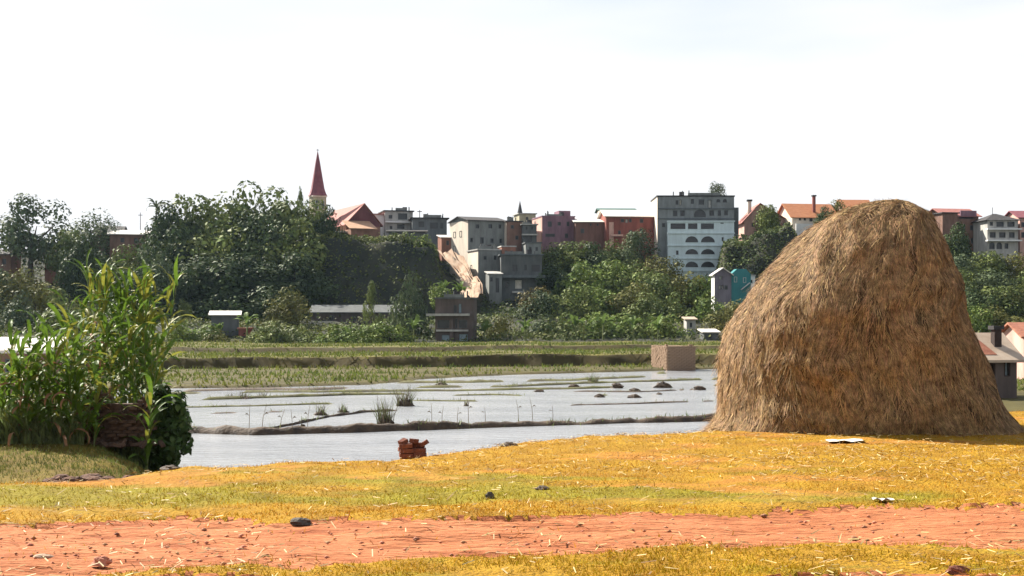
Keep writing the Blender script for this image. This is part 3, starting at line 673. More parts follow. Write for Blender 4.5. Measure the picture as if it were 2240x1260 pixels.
for (px, d, top, lb) in ((192, 37.5, 815, 'maize plant overlapping the left edge of the ruined wall'), (206, 37.45, 860, 'short maize plant in front of the left part of the ruined wall'), (322, 37.5, 850, 'short maize plant in front of the right end of the ruined wall')):
    q = P(px, 0, d); plant('maize', lb, None, q.x, q.y, CAMZ - (top - HZ) / F * d - zat(q.x, q.y), 18, sd, .22, .12); sd += 1

# ruined brick wall between the plants
p = P(188, 966, 38.0); zb = zat(p.x, p.y) - .1
wl = thing('ruined_wall', 'crumbling dark brick wall between the maize and the bush', 'wall', (p.x, p.y, zb), 0)
OB = [soft_brick('brick', M['old_brick'], .125, .06, .042, seed=20 + s) for s in range(4)]
g = np.random.default_rng(77); WW = 150 / F * 38.0
mb = MB(); mb.box(.1, WW - .1, .1, .5, 0, 1.15); mb.build('rubble_core', M['old_brick'], wl)
for r in range(19):
    for i in range(8):
        u = (i + .5 + (.5 if r % 2 else 0)) * .27 - .1
        top_lim = 15 - 4 * abs(u - .8) + 3.5 * math.sin(u * 4.3 + .5)
        if u > WW + .05 or r > top_lim or g.random() < (.14 if r > 4 else .3): continue
        o = obj('brick', OB[int(g.integers(4))], wl); o.location = (u + g.uniform(-.02, .02), .06 + g.uniform(-.06, .03) - (.12 * g.random() if r < 4 else 0), .05 + r * .09)
        o.rotation_euler = (g.normal(0, .05), g.normal(0, .05), g.normal(0, .2 if r > 3 else .5))
for i in range(16):
    o = obj('brick', OB[i % 4], wl); o.location = (g.uniform(-.2, WW + .3), g.uniform(-.6, -.1), .08 + g.uniform(0, .06)); o.rotation_euler = tuple(g.normal(0, .5, 3))

# ---------------------------------------------------------------- buildings
def wallmat(name, c, k=.6, sc_=.7, b=.25): return mat(name, c, tuple(x * k for x in c), sc_, .9, b, 6, .15, stretch=(1.4, 1.4, .35), lo=.32, hi=.62)
wallmat('concrete', (.20, .21, .20)); wallmat('block_grey', (.22, .235, .235)); wallmat('concrete_dark', (.115, .122, .12)); wallmat('concrete_blue', (.13, .145, .152)); wallmat('concrete_pale', (.42, .41, .38))
wallmat('paint_blue', (.58, .68, .69), .8); wallmat('paint_pink', (.25, .145, .18)); wallmat('paint_red', (.25, .085, .068)); wallmat('wall_brown', (.20, .105, .085))
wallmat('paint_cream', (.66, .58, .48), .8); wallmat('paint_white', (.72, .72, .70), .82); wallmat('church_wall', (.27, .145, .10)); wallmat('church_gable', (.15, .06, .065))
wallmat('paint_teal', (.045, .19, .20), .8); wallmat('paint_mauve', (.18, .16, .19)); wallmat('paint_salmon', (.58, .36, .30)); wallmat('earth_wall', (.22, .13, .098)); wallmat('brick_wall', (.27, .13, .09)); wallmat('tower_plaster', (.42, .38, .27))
wallmat('dark_brick', (.12, .095, .085))  # dark grey-brown brick wall tone
mat('tile_tan', (.48, .30, .19), (.36, .2, .12), 1.5, .85, .4, 8); mat('tile_pink', (.37, .155, .13), (.28, .11, .09), 1.5, .85, .4, 8, stretch=(1, 3, 1)); mat('tile_orange', (.50, .215, .10), (.40, .155, .07), 1.2, .85, .4, 8, stretch=(1, 3, 1))
mat('tile_purple', (.22, .07, .08), (.15, .045, .06), 1.5, .7, .3, 8); mat('tin_white', (.72, .68, .62), (.58, .52, .46), 1, .5, .1, 5, .4); mat('tin_cream', (.46, .37, .28), (.34, .25, .18), 1, .6, .1, 5, .3); mat('tin_rust', (.36, .15, .09), (.22, .08, .05), 2, .7, .2, 8)
mat('tin_green', (.06, .13, .10), (.04, .09, .07), 2, .6); mat('roof_dark', (.05, .045, .045), (.03, .028, .03), 2, .8); mat('opening_dark', (.018, .02, .024), (.012, .013, .016), 2, .3, 0, spec=.5)
mat('frame_pale', (.5, .5, .48), None, 3, .7); mat('curtain', (.6, .57, .5), (.45, .42, .36), 3, .8); mat('timber_dark', (.05, .035, .03), None, 4, .9)
mat('pale_blue_door', (.33, .42, .47), None, 2, .7)

def outline(x0, x1, z0, z1, arch):
    if not arch: return [(x0, z0), (x1, z0), (x1, z1), (x0, z1)]
    pts = [(x0, z0), (x1, z0)]; cx, r = (x0 + x1) / 2, (x1 - x0) / 2; s = min(z1 - z0, r * 1.0) if arch == 1 else (z1 - z0)
    return pts + [(cx + r * math.cos(math.pi * k / 12), z1 - s + s * math.sin(math.pi * k / 12)) for k in range(13)]
def facade(mb, W, z0, z1, ops, y=0.0):
    """front wall in the plane y, with real openings left out"""
    xs_ = {0.0, W}
    for o in ops:
        pts = outline(*o[:5]); xs_ |= {round(p[0], 4) for p in pts}
    xs_ = sorted(v for v in xs_ if 0 <= v <= W)
    for a, b in zip(xs_, xs_[1:]):
        if b - a < 1e-4: continue
        cuts = []
        for o in ops:
            if o[0] <= a + 1e-3 and o[1] >= b - 1e-3:
                pts = outline(*o[:5])
                if o[4]:
                    up = sorted(p for p in pts[2:]); f = lambda x: float(np.interp(x, [p[0] for p in up], [p[1] for p in up])); cuts.append((o[2], o[2], f(a), f(b)))
                else: cuts.append((o[2], o[2], o[3], o[3]))
        cuts.sort(); la = lb = z0
        for c in cuts:
            mb.quad((a, y, la), (b, y, lb), (b, y, c[1]), (a, y, c[0])); la, lb = c[2], c[3]
        mb.quad((a, y, la), (b, y, lb), (b, y, z1), (a, y, z1))
def window(parent, o, y=0.0, fm='frame_pale', pm='opening_dark', name='window', t=.07):
    x0, x1, z0, z1, arch = o[:5]; O = outline(x0, x1, z0, z1, arch); cx, cz = (x0 + x1) / 2, (z0 + z1) / 2
    t = min(t, (x1 - x0) * .15, (z1 - z0) * .15); I = [(cx + (x - cx) * (1 - 2 * t / (x1 - x0)), cz + (z - cz) * (1 - 2 * t / (z1 - z0))) for x, z in O]
    n = len(O); mb = MB(); f = y - .03; bk = y + .24
    for i in range(n):
        j = (i + 1) % n
        mb.quad((O[i][0], f, O[i][1]), (O[j][0], f, O[j][1]), (I[j][0], f, I[j][1]), (I[i][0], f, I[i][1]))
        mb.quad((I[i][0], f, I[i][1]), (I[j][0], f, I[j][1]), (I[j][0], bk, I[j][1]), (I[i][0], bk, I[i][1]))
        mb.quad((O[i][0], f, O[i][1]), (O[j][0], f, O[j][1]), (O[j][0], bk, O[j][1]), (O[i][0], bk, O[i][1]))
    w_ = mb.build(name, M[fm], parent)
    pb = MB(); pb.poly([(x, bk - .03, z) for x, z in O]); pb.build('pane' if name == 'window' else 'panel', M[pm], w_); return w_
class House:
    """a house whose front-left corner stands at a photo pixel and distance"""
    def __init__(s, name, label, px0, px1, rtop, rbase, d, depth, rot, wall, ops=(), roof='flat', roofm='roof_dark', fm='concrete_dark', cat='house', side_ops=(), rise=None, over=.3, group=None, below=2.0, ridge=None, roof_t=.14, slabs=(), sidem=None):
        s.d = d; k = d / F; s.k = k; s.px0 = px0; s.rbase = rbase; r = math.radians(rot); s.cr = math.cos(r)
        p = P(px0, rbase, d); s.W = (px1 - px0) * k / s.cr; s.H = (rbase - rtop) * k; s.D = depth
        s.root = thing(name, label, cat, p, r, group); W, H, D = s.W, s.H, s.D
        L_ = []
        for o in ops:
            x0, x1 = (o[0] - px0) * k / s.cr, (o[1] - px0) * k / s.cr; z1, z0 = (rbase - o[2]) * k, (rbase - o[3]) * k
            L_.append((max(.05, x0), min(W - .05, x1), z0, min(z1, H - .06), o[4] if len(o) > 4 else 0, o[5] if len(o) > 5 else None, o[6] if len(o) > 6 else 'window'))
        mb = MB(); facade(mb, W, -below, H, L_)
        mb.quad((0, D, -below), (W, D, -below), (W, D, H), (0, D, H)); mb.quad((0, 0, -below), (0, D, -below), (0, D, H), (0, 0, H)); mb.quad((W, 0, -below), (W, D, -below), (W, D, H), (W, 0, H))
        mb.quad((0, 0, H), (W, 0, H), (W, D, H), (0, D, H))
        rise = rise if rise is not None else min(W, D) * .3
        if roof == 'gable_front': mb.prism([(0, .02, H + .001), (W, .02, H + .001), (W * (ridge or .5), .02, H + rise)], (0, D - .04, 0))
        if roof == 'gable_side': mb.prism([(.02, 0, H + .001), (.02, D, H + .001), (.02, D / 2, H + rise)], (W - .04, 0, 0))
        if roof == 'shed': mb.prism([(.02, 0, H + .001), (.02, D, H + .001), (.02, D, H + rise)], (W - .04, 0, 0))
        s.walls = mb.build('wall', M[wall], s.root)
        for o in L_: window(s.root, o, 0, fm, o[5] or 'opening_dark', o[6])
        for o in side_ops:      # openings on the left-hand wall: a framed opening standing proud
            q = window(s.root, (o[0], o[1], o[2], o[3], 0), 0, fm); q.rotation_euler = (0, 0, -math.pi / 2); q.location = (-.03, D, 0)
        t = roof_t; mb = MB(); a = over
        if roof == 'flat': mb.box(-a, W + a, -a, D + a, H + .003, H + .003 + t * 1.6)
        if roof == 'gable_front':
            rg = W * (ridge or .5)
            for e0, e1 in (((-a, H - a * rise / rg), (rg, H + rise)), ((W + a, H - a * rise / (W - rg)), (rg, H + rise))):
                mb.prism([(e0[0], -a, e0[1] + .03), (e1[0], -a, e1[1] + .03), (e1[0], -a, e1[1] + .03 + t), (e0[0], -a, e0[1] + .03 + t)], (0, D + 2 * a, 0))
        if roof == 'gable_side':
            for e0, e1 in (((-a, H - a * 2 * rise / D), (D / 2, H + rise)), ((D + a, H - a * 2 * rise / D), (D / 2, H + rise))):
                mb.prism([(-a, e0[0], e0[1] + .03), (-a, e1[0], e1[1] + .03), (-a, e1[0], e1[1] + .03 + t), (-a, e0[0], e0[1] + .03 + t)], (W + 2 * a, 0, 0))
        if roof == 'hip':
            z0, z1 = H + .02, H + rise; q = min(W, D) * .45
            mb.add([(-a, -a, z0), (W + a, -a, z0), (W + a, D + a, z0), (-a, D + a, z0), (q, D / 2, z1), (W - q, D / 2, z1)], ((0, 1, 5, 4), (1, 2, 5), (2, 3, 4, 5), (3, 0, 4), (0, 3, 2, 1)))
        if roof == 'shed':
            mb.prism([(-a, -a, H - a * rise / D + .03), (-a, D + a, H + rise + a * rise / D + .03), (-a, D + a, H + rise + a * rise / D + .03 + t), (-a, -a, H - a * rise / D + .03 + t)], (W + 2 * a, 0, 0))
        s.roof = mb.build('roof', M[roofm], s.root) if mb.v else None
        if sidem:             # paler paint on the left-hand wall, its sunlit brightness partly put into colour
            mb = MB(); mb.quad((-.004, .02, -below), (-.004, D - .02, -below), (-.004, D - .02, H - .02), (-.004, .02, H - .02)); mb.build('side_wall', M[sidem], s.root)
        for rr_ in slabs:     # floor slabs / balconies: (px0, px1, row, thickness px, out m)
            mb = MB(); z = (rbase - rr_[2]) * k; mb.box((rr_[0] - px0) * k / s.cr, (rr_[1] - px0) * k / s.cr, -rr_[4], .02, z - rr_[3] * k, z); mb.build('slab', M[rr_[5] if len(rr_) > 5 else 'concrete_pale'], s.root)
    def chimney(s, x, y, w_, z0, z1, m_='brick_wall', cap='roof_dark'):
        mb = MB(); mb.box(x - w_ / 2, x + w_ / 2, y - w_ / 2, y + w_ / 2, z0, z1); c = mb.build('chimney', M[m_], s.roof or s.root)
        mb = MB(); mb.box(x - w_ * .75, x + w_ * .75, y - w_ * .75, y + w_ * .75, z1 + .002, z1 + w_ * .5); mb.build('chimney_cap', M[cap], s.roof or s.root)
    def part(s, name, m_, *boxes, parent=None):
        mb = MB()
        for b in boxes: mb.box(*b)
        return mb.build(name, M[m_], parent or s.root)

# --- church
d = 292.0; k = d / F
ch = House('church', 'red church with gabled nave and tall pointed spire behind the big trees', 757, 829, 488, 545, d, 22.0, 24, 'church_wall', [(800, 808, 500, 520), (774, 781, 505, 522)], 'gable_front', 'tile_pink', cat='church', rise=43 * k * 1.0, over=.5, ridge=.52)
mb = MB(); W, H = ch.W, ch.H; mb.prism([(.15, -.03, H - .6), (W - .15, -.03, H - .6), (W - .15, -.03, H), (W * .52, -.03, H + 43 * k - .25), (.15, -.03, H)], (0, .028, 0)); mb.build('gable', M['church_gable'], ch.root)
# porch and side annex
ch.part('porch', 'church_wall', (-.5, W * .62, -5.0, -.05, -2, H * .72))
mb = MB(); mb.prism([(-.9, -5.5, H * .72), (-.9, -.06, H * .72 + 1.9), (-.9, -.06, H * .72 + 2.05), (-.9, -5.5, H * .72 + .15)], (W * .62 + 1.3, 0, 0)); mb.build('porch_roof', M['tile_tan'], ch.root)
ch.part('annex', 'church_gable', (-4.2, -.52, -2.0, 6, -2, H * .62)); ch.part('annex_roof', 'tin_white', (-4.6, -.53, -2.5, 6.4, H * .62 + .003, H * .62 + .22))
inv = Matrix.Rotation(-math.radians(24), 3, 'Z')
tp = inv @ (P(695, 545, d + 12) - Vector(ch.root.location)); tw = 15 * (d + 12) / F
kt = (d + 12) / F; zb = tp.z; zt = zb + (545 - 432) * kt
ch.part('tower', 'tower_plaster', (tp.x - tw, tp.x + tw, tp.y - tw, tp.y + tw, zb - 3, zt))
mb = MB(); mb.box(tp.x - tw * 1.12, tp.x + tw * 1.12, tp.y - tw * 1.12, tp.y + tw * 1.12, zt + .002, zt + .3); mb.build('cornice', M['paint_cream'], ch.root)
for dx in (-.45, .45): window(ch.root, (tp.x + dx * tw - .32, tp.x + dx * tw + .32, zt - 2.6, zt - .7, 1), tp.y - tw - .24)
mb = MB(); z = [(0.3, 1.42), (.9, 1.2), (1.9, .98), (4.6, .66), (7.2, .36), (9.6, .05)]
rings = []; sh = (430 - 330) * kt / 9.6
for zz, rr in z: rings += [(tp.x + math.cos(math.pi / 8 + i * math.pi / 4) * rr * tw, tp.y + math.sin(math.pi / 8 + i * math.pi / 4) * rr * tw, zt + .3 + (zz - .3) * sh) for i in range(8)]
mb.add(rings, [(j * 8 + i, j * 8 + (i + 1) % 8, (j + 1) * 8 + (i + 1) % 8, (j + 1) * 8 + i) for j in range(5) for i in range(8)] + [tuple(range(7, -1, -1)), tuple(40 + i for i in range(8))]); sp = mb.build('spire', M['tile_purple'], ch.root)
mb = MB(); mb.tube([(tp.x, tp.y, zt + 9.4 * sh), (tp.x, tp.y, zt + 10.2 * sh)], .05, 5); mb.box(tp.x - .3, tp.x + .3, tp.y - .05, tp.y + .05, zt + 9.9 * sh, zt + 10.0 * sh); mb.build('cross', M['roof_dark'], sp)

# --- houses behind the church
h = House('concrete_house', 'white and grey two-storey flat-roofed house right of the church', 842, 902, 462, 512, 300, 8, 14, 'concrete_pale', [(850, 858, 470, 478), (870, 890, 466, 480), (852, 858, 494, 501), (868, 884, 490, 500)], 'flat', 'roof_dark', slabs=[(842, 902, 484, 3, .8, 'paint_white')])
h.part('side_block', 'paint_white', (-3.0, -.02, 1, 8, -1, h.H * .86)); h.part('side_roof', 'tile_pink', (-3.2, -.02, .6, 8.2, h.H * .86 + .002, h.H * .86 + .2))
h = House('concrete_house', 'dark grey flat-roofed house with one broad window beside the white house', 902, 977, 478, 525, 296, 7, 8, 'concrete_blue', [(940, 958, 486, 500), (915, 928, 484, 497), (962, 970, 486, 500)], 'flat', 'roof_dark', over=.5)
p = P(918, 480, 299); mb = MB(); mb.tube([(0, 0, -4), (0, 0, 2.0)], [.09, .07], 6); mb.box(-.5, .5, -.05, .05, 1.6, 1.75); o = mb.build('utility_pole', M['timber_dark']); o.location = p; tag(o, 'short dark utility pole standing between the white house and the grey house', 'pole')
h = House('low_shed', 'low shed with pale flat roof below the white house', 850, 930, 506, 522, 286, 4, 4, 'concrete_dark', [(870, 878, 511, 519)], 'flat', 'tin_white', over=.5)
h = House('brick_hut', 'small red brick hut above the bare earth slope', 966, 996, 520, 548, 279, 4, 14, 'brick_wall', [(976, 982, 526, 536)], 'shed', 'tin_white', rise=.6, over=.25)
# --- grey houses over the earth slope
ops = [(1040, 1048, 490, 499), (1068, 1076, 488, 498), (1090, 1096, 488, 498), (1028, 1034, 520, 530), (1050, 1058, 518, 532), (1072, 1079, 520, 530), (1092, 1098, 520, 530)]
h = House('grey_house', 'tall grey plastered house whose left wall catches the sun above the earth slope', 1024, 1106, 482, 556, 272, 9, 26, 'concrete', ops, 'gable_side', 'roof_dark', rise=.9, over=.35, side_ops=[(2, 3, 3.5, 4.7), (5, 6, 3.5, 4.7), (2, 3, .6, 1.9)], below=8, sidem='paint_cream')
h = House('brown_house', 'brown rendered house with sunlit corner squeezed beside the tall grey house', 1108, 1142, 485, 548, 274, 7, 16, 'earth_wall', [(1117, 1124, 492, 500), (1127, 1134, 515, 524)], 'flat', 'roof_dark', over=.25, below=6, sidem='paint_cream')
h = House('grey_house', 'narrow grey house between the brown house and the pink house', 1143, 1174, 492, 556, 273, 6, 6, 'concrete_dark', [(1149, 1154, 495, 503), (1160, 1166, 495, 503), (1152, 1164, 514, 532)], 'flat', 'concrete_pale', slabs=[(1141, 1175, 512, 3, .9, 'concrete_pale')], below=6)
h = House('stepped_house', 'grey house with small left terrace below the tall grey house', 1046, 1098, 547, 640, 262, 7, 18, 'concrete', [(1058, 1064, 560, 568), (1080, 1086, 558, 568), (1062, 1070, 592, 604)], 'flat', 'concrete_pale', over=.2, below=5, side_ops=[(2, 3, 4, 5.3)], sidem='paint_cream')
h = House('terraced_house', 'broad dark grey house with upper window row and one pale curtained window', 1096, 1186, 558, 650, 256, 8, 3, 'concrete_dark', [(1120, 1132, 578, 594), (1146, 1153, 578, 592), (1162, 1182, 578, 595), (1126, 1142, 612, 632, 0, 'curtain'), (1104, 1112, 615, 630)], 'flat', 'concrete_blue', slabs=[(1090, 1192, 602, 6, 1.4, 'concrete_blue'), (1120, 1146, 637, 4, .7, 'concrete_pale')], below=5, over=.3)
h = House('block_hut', 'small pale block hut wedged under the terrace of the stepped grey house', 1070, 1098, 600, 646, 254, 4, 10, 'concrete', [(1072, 1078, 606, 616), (1084, 1092, 608, 640)], 'shed', 'concrete_pale', rise=.5, over=.25, below=4)
h = House('block_hut', 'narrow unfinished brick storey rising behind the stepped grey house', 1098, 1128, 540, 575, 263, 5, 10, 'brick_wall', [(1104, 1110, 548, 558), (1116, 1122, 548, 558)], 'flat', 'concrete_pale', over=.15, below=5)
h = House('block_hut', 'grey block hut standing on the slope right of the narrow grey house', 1150, 1184, 532, 566, 266, 5, 6, 'concrete', [(1157, 1163, 540, 549), (1171, 1177, 540, 549)], 'flat', 'concrete_dark', over=.2, below=4)
# --- far little spire
h = House('chapel', 'tan chapel with a small dark spire on the skyline behind the grey houses', 1136, 1172, 468, 500, 330, 6, 12, 'tower_plaster', [(1150, 1156, 474, 481, 1)], 'flat', 'concrete_pale', cat='chapel', over=.3)
mb = MB(); cx_ = .15 * h.W; rr = 6 * 330 / F; zz = h.H + .25
rg = [(cx_ + math.cos(i * math.pi / 3) * rr * q, 2 + math.sin(i * math.pi / 3) * rr * q, zz + t_) for q, t_ in ((1, 0), (.75, .8), (.05, 3.0)) for i in range(6)]
mb.add(rg, [(j * 6 + i, j * 6 + (i + 1) % 6, (j + 1) * 6 + (i + 1) % 6, (j + 1) * 6 + i) for j in range(2) for i in range(6)] + [tuple(12 + i for i in range(6)), tuple(range(5, -1, -1))]); mb.build('spire', M['roof_dark'], h.root)
# --- pink, brown and red houses
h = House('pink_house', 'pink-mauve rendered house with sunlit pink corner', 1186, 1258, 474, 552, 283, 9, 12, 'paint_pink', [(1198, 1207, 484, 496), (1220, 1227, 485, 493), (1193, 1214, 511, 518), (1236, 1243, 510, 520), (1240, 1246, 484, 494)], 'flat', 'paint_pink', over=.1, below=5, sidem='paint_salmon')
h.part('roof_hut', 'paint_pink', (h.W * .62, h.W * .98, 3.0, 7, h.H + .24, h.H + 1.5)); h.part('stair_block', 'paint_salmon', (-1.6, -.02, .5, 3.2, -1, h.H * .6))
h = House('brown_house', 'plain brown house with a low white tin roof beside the pink house', 1259, 1322, 486, 545, 281, 8, 4, 'wall_brown', [(1290, 1294, 489, 494), (1305, 1310, 489, 494), (1270, 1278, 500, 510)], 'shed', 'tin_white', rise=1.3, over=.4, below=5)
h = House('red_house', 'red brick house with a pale tin gable roof left of the tall block', 1326, 1432, 473, 545, 279, 9, 6, 'paint_red', [(1358, 1366, 478, 486), (1368, 1374, 479, 487, 0, 'curtain'), (1376, 1382, 478, 486), (1400, 1408, 478, 487), (1400, 1408, 500, 510), (1352, 1358, 504, 514), (1376, 1383, 503, 513)], 'gable_side', 'tin_white', rise=1.45, over=.5, below=5, slabs=[(1336, 1362, 513, 4, .8, 'paint_salmon')])
mb = MB(); mb.box(.6, 1.5, -.05, .5, 0, h.H * .82); mb.build('buttress', M['paint_salmon'], h.root)
h = House('back_house', 'long house with green tin roof peeping over the red house', 1312, 1390, 461, 500, 300, 6, 3, 'paint_cream', [(1320, 1325, 466, 472)], 'gable_side', 'tin_green', rise=.6, over=.4)

# --- tall block: grey back block and a pale blue arcaded front
ops = [(1478, 1484, 438, 448), (1486, 1491, 437, 449, 0, 'curtain'), (1511, 1518, 435, 446), (1528, 1540, 436, 448), (1549, 1556, 437, 455, 0, 'frame_pale'), (1567, 1576, 435, 443, 1), (1581, 1590, 435, 443, 1),
       (1472, 1482, 460, 473), (1488, 1498, 460, 473), (1518, 1544, 458, 475, 1), (1552, 1562, 460, 472), (1570, 1577, 460, 472), (1584, 1592, 460, 471), (1448, 1455, 488, 497)]
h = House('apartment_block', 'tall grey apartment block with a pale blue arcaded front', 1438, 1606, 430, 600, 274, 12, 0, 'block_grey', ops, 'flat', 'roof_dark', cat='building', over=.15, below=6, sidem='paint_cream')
k = h.k; fx0 = (1459 - 1438) * k; fx1 = (1603 - 1438) * k; z = lambda row: (600 - row) * k
bo = [(1464, 1498, 489, 503), (1502, 1524, 489, 503), (1530, 1560, 489, 503), (1573, 1581, 488, 491)]
for r0, r1 in ((517, 532), (545, 558), (572, 586)): bo += [(1496, 1526, r0, r1, 2), (1530, 1562, r0, r1, 2)]
bo += [(1575, 1581, 519, 529), (1577, 1583, 547, 557), (1476, 1483, 548, 559), (1470, 1486, 574, 584), (1576, 1586, 573, 584)]
L_ = [((o[0] - 1438) * k - fx0, (o[1] - 1438) * k - fx0, z(o[3]), z(o[2]), o[4] if len(o) > 4 else 0) for o in bo]
fr = MB(); WW_ = fx1 - fx0; facade(fr, WW_, -6, z(485), L_, 0); D_ = 1.6
fr.quad((0, 0, -6), (0, D_, -6), (0, D_, z(485)), (0, 0, z(485))); fr.quad((WW_, 0, -6), (WW_, D_, -6), (WW_, D_, z(485)), (WW_, 0, z(485))); fr.quad((0, 0, z(485)), (WW_, 0, z(485)), (WW_, D_, z(485)), (0, D_, z(485)))
fo = fr.build('arcade_front', M['paint_blue'], h.root); fo.location = (fx0, -D_ - .01, 0)
for o in L_: window(fo, o, 0, 'paint_blue')
for r in (484, 510, 537, 565, 592):
    mb = MB(); mb.box(-.15, WW_ + .15, -.22, -.002, z(r) - .22, z(r)); mb.build('floor_band', M['paint_blue'], fo)
for r in (455, 477):
    mb = MB(); mb.box(0, h.W, -.25, -.002, z(r) - .2, z(r)); mb.build('floor_band', M['concrete_blue'], h.root)
h.part('rear_wing', 'concrete_dark', (h.W + .02, h.W + 1.2, 2, 12, -6, z(452)))
# --- small teal house by the haystack
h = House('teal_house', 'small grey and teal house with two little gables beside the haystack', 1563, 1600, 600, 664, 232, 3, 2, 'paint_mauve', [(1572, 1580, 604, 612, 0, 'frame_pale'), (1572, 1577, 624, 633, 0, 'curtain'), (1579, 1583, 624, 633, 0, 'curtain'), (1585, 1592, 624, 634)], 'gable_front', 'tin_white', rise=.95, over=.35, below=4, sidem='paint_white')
k = h.k; W = h.W; mb = MB(); e = 44 * k; mb.box(W + .01, W + e, .3, 3, -4, h.H); mb.prism([(W + .01, .3, h.H), (W + e, .3, h.H), (W + e * .75, .3, h.H + .9), (W + e * .3, .3, h.H + .9)], (0, 2.7, 0)); mb.build('teal_wing', M['paint_teal'], h.root)
window(h.root, (W + .5, W + 1.0, h.H - 1.3, h.H - .4, 0), .26); window(h.root, (W + 2.0, W + 2.5, h.H - 1.4, h.H - .5, 0), .26)
mb = MB(); mb.prism([(W + 1.6, -.6, h.H - 2.6), (W + 3.0, -.6, h.H - 1.5), (W + 3.0, -.6, h.H - 1.35), (W + 1.6, -.6, h.H - 2.45)], (0, .8, 0)); mb.build('stair_rail', M['frame_pale'], h.root)
h = House('white_hut', 'small whitewashed hut right of the teal house', 1634, 1652, 604, 650, 236, 4, 4, 'paint_white', [(1640, 1646, 612, 619)], 'flat', 'concrete_pale', over=.1)
# --- skyline houses on the right
h = House('gabled_house', 'salmon house with a broad gable and a chimney left of the orange roof', 1628, 1722, 482, 515, 288, 8, 0, 'paint_salmon', [(1644, 1650, 488, 496), (1700, 1706, 486, 496), (1712, 1716, 487, 495)], 'gable_front', 'tile_pink', rise=36 * 288 / F, over=.6, ridge=.36)
h.chimney(1.3, 1.4, .7, h.H, h.H + 4.0, 'paint_cream')
h = House('orange_roof_house', 'cream house under a bright orange tile roof with a dark red chimney', 1733, 1835, 474, 500, 284, 9, 10, 'paint_cream', [(1748, 1753, 476, 482), (1759, 1764, 476, 482), (1772, 1779, 474, 484, 1), (1800, 1806, 476, 484)], 'gable_side', 'tile_orange', rise=31 * 284 / F, over=.5)
h.chimney(1792 / 1 * 0 + (1790 - 1733) * 284 / F, 1.6, .55, h.H + .2, h.H + 4.3, 'paint_red')
h.part('terrace_wall', 'paint_white', (.2, h.W - .5, -1.6, -1.3, -2.5, .9))
h = House('orange_roof_house', 'far orange roofed house just left of the haystack top', 1848, 1910, 462, 490, 310, 8, 4, 'paint_salmon', [(1856, 1862, 470, 477)], 'gable_side', 'tile_orange', rise=27 * 310 / F, over=.5)
# --- right of the haystack
h = House('brick_house', 'brick house with a maroon upper wall and side gable right of the haystack', 2068, 2146, 472, 545, 262, 8, 12, 'earth_wall', [(2100, 2134, 466, 478, 0, 'timber_dark'), (2108, 2114, 492, 503), (2126, 2133, 492, 503), (2082, 2089, 482, 492), (2108, 2116, 520, 532), (2128, 2136, 520, 532)], 'gable_side', 'tile_pink', rise=18 * 262 / F, over=.5, below=5)
h.part('gable_dormer', 'paint_pink', (h.W * .42, h.W * .9, -.5, .01, h.H - .2, h.H + 1.0))
h.part('side_tower', 'earth_wall', (-.9, h.W * .32, -.6, 4, -3, h.H + .4)); h.part('tower_roof', 'roof_dark', (-1.2, h.W * .36, -1, 4.2, h.H + .402, h.H + .6))
h = House('balcony_house', 'pale house with balconies, ground-floor arches and a hipped roof at the right edge', 2160, 2228, 482, 552, 256, 8, 2, 'concrete_pale', [(2165, 2172, 485, 494), (2180, 2196, 485, 496), (2204, 2220, 485, 496), (2165, 2178, 508, 520), (2186, 2200, 508, 520), (2208, 2220, 508, 520), (2164, 2176, 530, 545, 1), (2180, 2192, 530, 545, 1), (2198, 2206, 532, 544)], 'hip', 'roof_dark', rise=1.5, over=.6, below=4, slabs=[(2156, 2232, 500, 3, 1.1, 'paint_white'), (2156, 2232, 525, 3, 1.1, 'paint_white')])
h = House('balcony_house', 'narrow pale house cut off by the right edge of the picture', 2231, 2300, 476, 552, 258, 8, 2, 'paint_salmon', [(2234, 2242, 486, 497), (2234, 2242, 508, 520)], 'gable_side', 'tile_purple', rise=1.4, over=.5, below=4)
p = P(2171, 480, 259); mb = MB(); mb.tube([(0, 0, -3), (0, 0, 2.2)], .05, 5); o = mb.build('antenna_mast', M['timber_dark']); o.location = p; tag(o, 'thin mast behind the balcony house at the right edge', 'mast')
# --- house below the bank at the lower right
h = House('low_house', 'low brown house with cream and rusty tin roof and dark chimney beside the haystack', 2112, 2232, 786, 884, 76, 4.2, 10, 'dark_brick', [(2163, 2181, 795, 824), (2202, 2216, 790, 824, 0, 'pale_blue_door', 'door')], 'gable_side', 'tin_cream', fm='timber_dark', rise=1.25, over=.35, below=1.0)
h.chimney(h.W * .78, 1.0, .42, h.H + .1, h.H + 1.6, 'timber_dark')
k = h.k; mb = MB(); D = h.D; rs = 1.25
def rp(x, y): return (x, y, h.H + .03 + .145 + y * 2 * rs / D)
mb.prism([rp(.9, .1), rp(1.9, .1), rp(1.35, D / 2 - .1), rp(.55, D / 2 - .1)], (0, 0, .02)); mb.build('rusty_sheet', M['tin_rust'], h.roof)
h = House('orange_house', 'orange-walled house with red tin roof at the right edge behind the low house', 2240, 2330, 738, 830, 100, 5, 0, 'paint_salmon', [(2242, 2250, 770, 800)], 'gable_side', 'tin_rust', rise=.9, over=.3, below=1.5)
